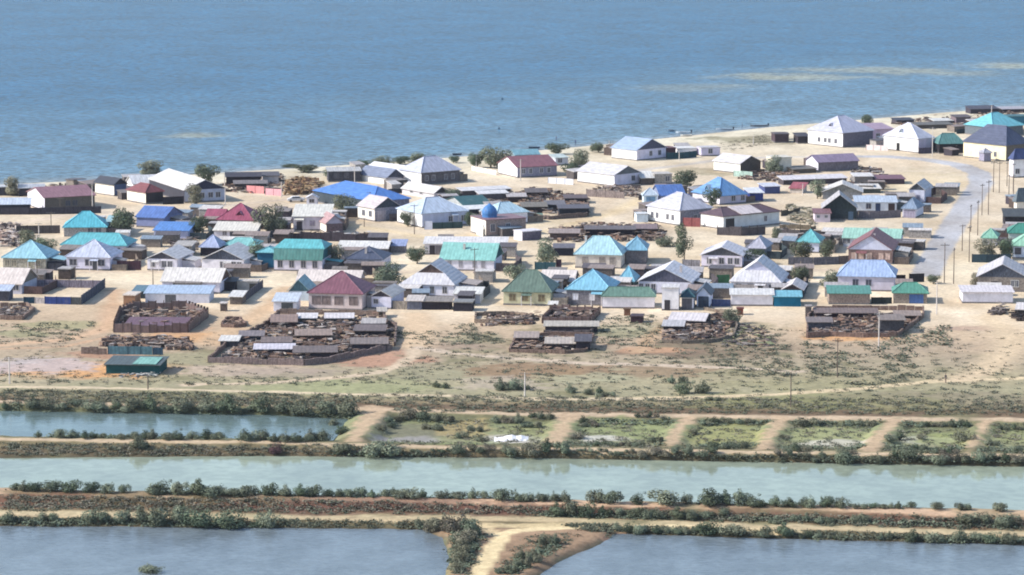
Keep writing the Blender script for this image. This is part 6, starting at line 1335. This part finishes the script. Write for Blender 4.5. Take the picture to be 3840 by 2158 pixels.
scatter('dry brown weeds on the steppe and the dyke slopes', 'dry_weeds', [
    ([(0, 1860), (1920, 1898), (3840, 1950), (3840, 1985), (1920, 1925), (0, 1905)], 900, 1.0), ([(0, 1464), (3840, 1505), (3840, 1545), (0, 1515)], 700, 1.0), ([(0, 1240), (3840, 1240), (3840, 1450), (0, 1440)], 900, .9),
    ([(2600, 900), (2700, 900), (2700, 1170), (2600, 1170)], 0, 1), ([(1400, 1560), (3840, 1590), (3840, 1700), (1400, 1670)], 500, 1.0), ([(2700, 540), (2900, 500), (2900, 540), (2720, 570)], 120, 1.0), ([(0, 1665), (1400, 1676), (1400, 1700), (0, 1708)], 260, 1.0)], LO, 78)

# heap of white salt in the basin
m = MB(); p = GT(1915, 1648); rr = random.Random(4)
prof = [(-2.6, 0), (-1.7, .2), (-.6, .5), (.2, .62), (.9, .4), (1.7, .5), (2.4, .2), (3, 0)]
for (x0, z0), (x1, z1) in zip(prof[:-1], prof[1:]):
    for (ya, ka), (yb_, kb) in (((-1.8, 0), (-.6, .8)), ((-.6, .8), (.6, 1)), ((.6, 1), (2.4, 0))):
        m.face([(x0, ya+x0*.15, z0*ka), (x1, ya+x1*.15, z1*ka), (x1, yb_+x1*.15, z1*kb), (x0, yb_+x0*.15, z0*kb)])
tag(m.build('salt_heap', mat('plaster', (236, 236, 240)), None, p), 'white salt heap in the dry basin left of the middle', 'salt heap')

# ------------------------------------------------------------------ boats, car, people wading
def make_boat(L, c, inner=(150, 160, 170), motor=True):
    root = empty('motor_boat', (0, 0, 0)); m = MB(); n_ = 8; rings = []
    for i in range(n_+1):
        t = i/n_; x = -L/2+L*t; wdt = .72*(1-max(0, (t-.5)/.5)**2.2)+.02; k = -.05+.35*max(0, t-.6)**1.5
        rings.append([(x, -wdt, .62+k), (x, -wdt*.75, .12), (x, 0, 0.0+k*.4), (x, wdt*.75, .12), (x, wdt, .62+k)])
    for a, b_ in zip(rings[:-1], rings[1:]):
        for j in range(4): m.face([a[j], b_[j], b_[j+1], a[j+1]])
    m.face(rings[0]); m.build('hull', mat('metal', c), root)
    f = MB(); 
    for a, b_ in zip(rings[:-1], rings[1:]): f.face([(a[0][0], a[0][1]*.92, .3), (b_[0][0], b_[0][1]*.92, .3), (b_[4][0], b_[4][1]*.92, .3), (a[4][0], a[4][1]*.92, .3)])
    f.build('deck', mat('plain', inner), root)
    for x in (-L*.15, L*.12):
        b_ = MB(); b_.box(x-.12, -.62, .42, x+.12, .62, .47); b_.build('bench', mat('wood', (170, 150, 130)), root)
    d = MB(); q = rings[6]; d.face([q[0], rings[7][0], rings[8][0], rings[8][4], rings[7][4], q[4]]); d.build('foredeck', mat('metal', tuple(min(255, v+20) for v in c)), root)
    if motor:
        e = MB(); e.box(-L/2-.45, -.22, .55, -L/2-.02, .22, 1.15); e.box(-L/2-.3, -.08, -.3, -L/2-.12, .08, .55); e.build('outboard_motor', mat('plain', (44, 50, 66)), root)
    return root
for (x, y, L, rz, c, lab) in (
    (2562, 500, 4.6, math.pi-.15, (214, 228, 240), 'white boat with black motor floating nearest the beach houses'), (2572, 514, 3.4, math.pi+.2, (236, 236, 232), 'short white boat pulled up right at the waterline'),
    (2716, 488, 5.2, math.pi-.1, (176, 196, 214), 'pale blue boat with black motor, middle of the moored ones'), (2846, 475, 5.4, math.pi-.05, (104, 116, 128), 'dark grey boat closest to the brown barn'),
    (2516, 493, 2.2, 2.9, (104, 134, 160), 'tiny dark dinghy left of the white boat'), (2003, 557, 3.2, .1, (60, 92, 124), 'dark blue rowing boat lying on the shore behind the pale blue shed roof'), (1714, 582, 2.6, .1, (66, 90, 110), 'small dark boat at the shore right of the lavender hip roof')):
    b = make_boat(L, c, motor=L > 4); p = G(x, y, SEA_Z); z = max(SEA_Z-.15, tz(p.x, p.y)); b.location = (p.x, p.y, z+.02); b.rotation_euler = (0, 0, rz); tag(b, lab, 'boat', 'boats at the shore')
def person(x, y, h, top, legs, label, z=None, arm=.3):
    """one continuous skinned body; hair and clothes are bands of the same standing figure"""
    p = G(x, y, SEA_Z) if z is None else GT(x, y)
    me = bpy.data.meshes.new('person'); k = h/1.75
    V_ = [(0, 0, .95), (0, 0, 1.2), (0, 0, 1.42), (0, 0, 1.52), (0, 0, 1.66), (0, .01, 1.76), (.19, 0, 1.40), (.27+arm*.2, 0, 1.14), (.25+arm*.4, -.08, .92), (-.19, 0, 1.40), (-.27, 0, 1.13), (-.25, -.08, .88), (.09, 0, .88), (.11, -.02, .48), (.12, 0, .06), (.12, -.14, .03), (-.09, 0, .88), (-.11, .03, .48), (-.13, .08, .06), (-.13, -.06, .03)]
    E_ = [(0, 1), (1, 2), (2, 3), (3, 4), (4, 5), (2, 6), (6, 7), (7, 8), (2, 9), (9, 10), (10, 11), (0, 12), (12, 13), (13, 14), (14, 15), (0, 16), (16, 17), (17, 18), (18, 19)]
    R_ = [.14, .13, .15, .055, .1, .08, .06, .045, .03, .06, .045, .03, .09, .065, .04, .035, .09, .065, .04, .035]
    me.from_pydata([tuple(c*k for c in v) for v in V_], E_, []); o = bpy.data.objects.new('person', me); C.objects.link(o)
    md = o.modifiers.new('skin', 'SKIN')
    for i, r in enumerate(R_): me.skin_vertices[0].data[i].radius = (r*k, r*.8*k)
    me.skin_vertices[0].data[0].use_root = True
    o.modifiers.new('sub', 'SUBSURF').levels = 1; o.modifiers['sub'].render_levels = 1
    m = bpy.data.materials.new('person'); n, l, b = nodes(m); tc = n.new('ShaderNodeTexCoord'); sx_ = n.new('ShaderNodeSeparateXYZ'); cr = n.new('ShaderNodeValToRGB'); dv = n.new('ShaderNodeMath'); dv.operation = 'DIVIDE'; dv.inputs[1].default_value = h
    l.new(tc.outputs['Object'], sx_.inputs[0]); l.new(sx_.outputs['Z'], dv.inputs[0]); l.new(dv.outputs[0], cr.inputs[0]); cr.color_ramp.interpolation = 'CONSTANT'
    e = cr.color_ramp.elements; e[0].position = 0; e[0].color = (*lin(legs), 1); e[1].position = .55; e[1].color = (*lin(top), 1)
    q = e.new(.86); q.color = (.25, .15, .1, 1); q = e.new(.96); q.color = (.02, .015, .012, 1)
    l.new(cr.outputs[0], b.inputs['Base Color']); b.inputs['Roughness'].default_value = .9; me.materials.append(m)
    o.location = (p.x, p.y, p.z-(.35 if z is None else 0)); o.rotation_euler = (0, 0, rnd.uniform(-1, 1)); tag(o, label, 'person')
person(2158, 541, 1.75, (60, 70, 110), (50, 56, 84), 'person in dark clothes standing in the shallow water, right one of two')
person(2086, 527, 1.6, (84, 92, 124), (90, 96, 120), 'person in grey blue standing in the water, left one of two', arm=.9)
person(2783, 478, 1.7, (96, 120, 140), (90, 100, 130), 'person in blue standing in the water between two boats')
person(3546, 1438, 1.7, (60, 56, 60), (130, 110, 100), 'person in dark top walking on the dirt track at lower right', z=1)
for (x, y, lab) in ((1883, 372, 'dark buoy farther out on the sea'), (1871, 484, 'dark buoy nearer to the shore grove')):
    root = empty('buoy', G(x, y, SEA_Z)); root.scale = (.6, .6, .6); m = MB(); prof = [(.05, -.2), (.5, 0), (.62, .3), (.45, .6), (.12, .75)]
    for (r0, z0), (r1, z1) in zip(prof[:-1], prof[1:]):
        for i in range(10):
            a, c_ = .62832*i, .62832*(i+1); m.face([(r0*math.cos(a), r0*math.sin(a), z0), (r0*math.cos(c_), r0*math.sin(c_), z0), (r1*math.cos(c_), r1*math.sin(c_), z1), (r1*math.cos(a), r1*math.sin(a), z1)])
    m.build('float', mat('plain', (92, 116, 136)), root, smooth=True); s_ = MB(); s_.cyl((0, 0, .7), (0, 0, 1.4), .06, .04, 6); s_.build('staff', mat('plain', (60, 70, 80)), root); tag(root, lab, 'buoy')
def make_car(c, label, x, y, rz, L=4.3):
    root = empty('parked_car', GT(x, y), rz); m = MB(); k = L/4.3
    prof = [(-2.15, .35), (-2.15, .85), (-1.55, .98), (-.9, 1.42), (.75, 1.45), (1.35, 1.0), (2.1, .92), (2.15, .35)]
    prof = [(a*k, b_) for a, b_ in prof]; W_ = .85
    for s_ in (-1, 1):
        q = [(a, s_*W_*(1 if z < 1.05 else .82), z) for a, z in prof]; m.face(q if s_ > 0 else q[::-1])
    for (a0, z0), (a1, z1) in zip(prof, prof[1:]+prof[:1]):
        w0, w1 = W_*(1 if z0 < 1.05 else .82), W_*(1 if z1 < 1.05 else .82); m.face([(a0, -w0, z0), (a0, w0, z0), (a1, w1, z1), (a1, -w1, z1)])
    m.build('body', mat('metal', c), root)
    for s_ in (-1, 1):
        g = MB(); g.face([(-1.35*k, s_*.862, 1.02), (1.2*k, s_*.862, 1.02), (.68*k, s_*.74, 1.38), (-.82*k, s_*.74, 1.36)]); g.build('side_window', mat('glass', (40, 46, 56)), root)
    g = MB(); g.face([(1.3*k, -.7, 1.06), (1.3*k, .7, 1.06), (.8*k, .66, 1.42), (.8*k, -.66, 1.42)]); g.build('windscreen', mat('glass', (44, 50, 60)), root)
    for xx in (-1.35, 1.35):
        for s_ in (-1, 1):
            t = MB(); t.cyl((xx*k, s_*.72, .32), (xx*k, s_*.9, .32), .32, .32, 12); wo = t.build('wheel', mat('plain', (46, 44, 46)), root)
            r_ = MB(); r_.cyl((xx*k, s_*.9, .32), (xx*k, s_*.915, .32), .18, .18, 10); r_.build('rim', mat('metal', (170, 170, 174)), wo)
        hl = None
    for s_ in (-.6, .6):
        hb = MB(); hb.box(2.1*k, s_-.14, .68, 2.17*k, s_+.14, .82); hb.build('headlight', mat('glass', (220, 220, 210)), root)
    tag(root, label, 'car'); return root
make_car((232, 234, 238), 'white car parked by the little white gatehouse', 1110, 758, .15)
# ------------------------------------------------------------------ air
m = MB(); m.box(-1500, -30, -8, 1500, 2600, CAMH+12)
hz = bpy.data.materials.new('haze'); hz.use_nodes = True; hn = hz.node_tree.nodes; hn.remove(hn['Principled BSDF'])
pv = hn.new('ShaderNodeVolumePrincipled'); pv.inputs['Color'].default_value = (.80, .88, 1.0, 1); pv.inputs['Density'].default_value = 0.00004; pv.inputs['Anisotropy'].default_value = .2
hz.node_tree.links.new(pv.outputs[0], hn['Material Output'].inputs['Volume'])
tag(m.build('haze', hz), kind='stuff')
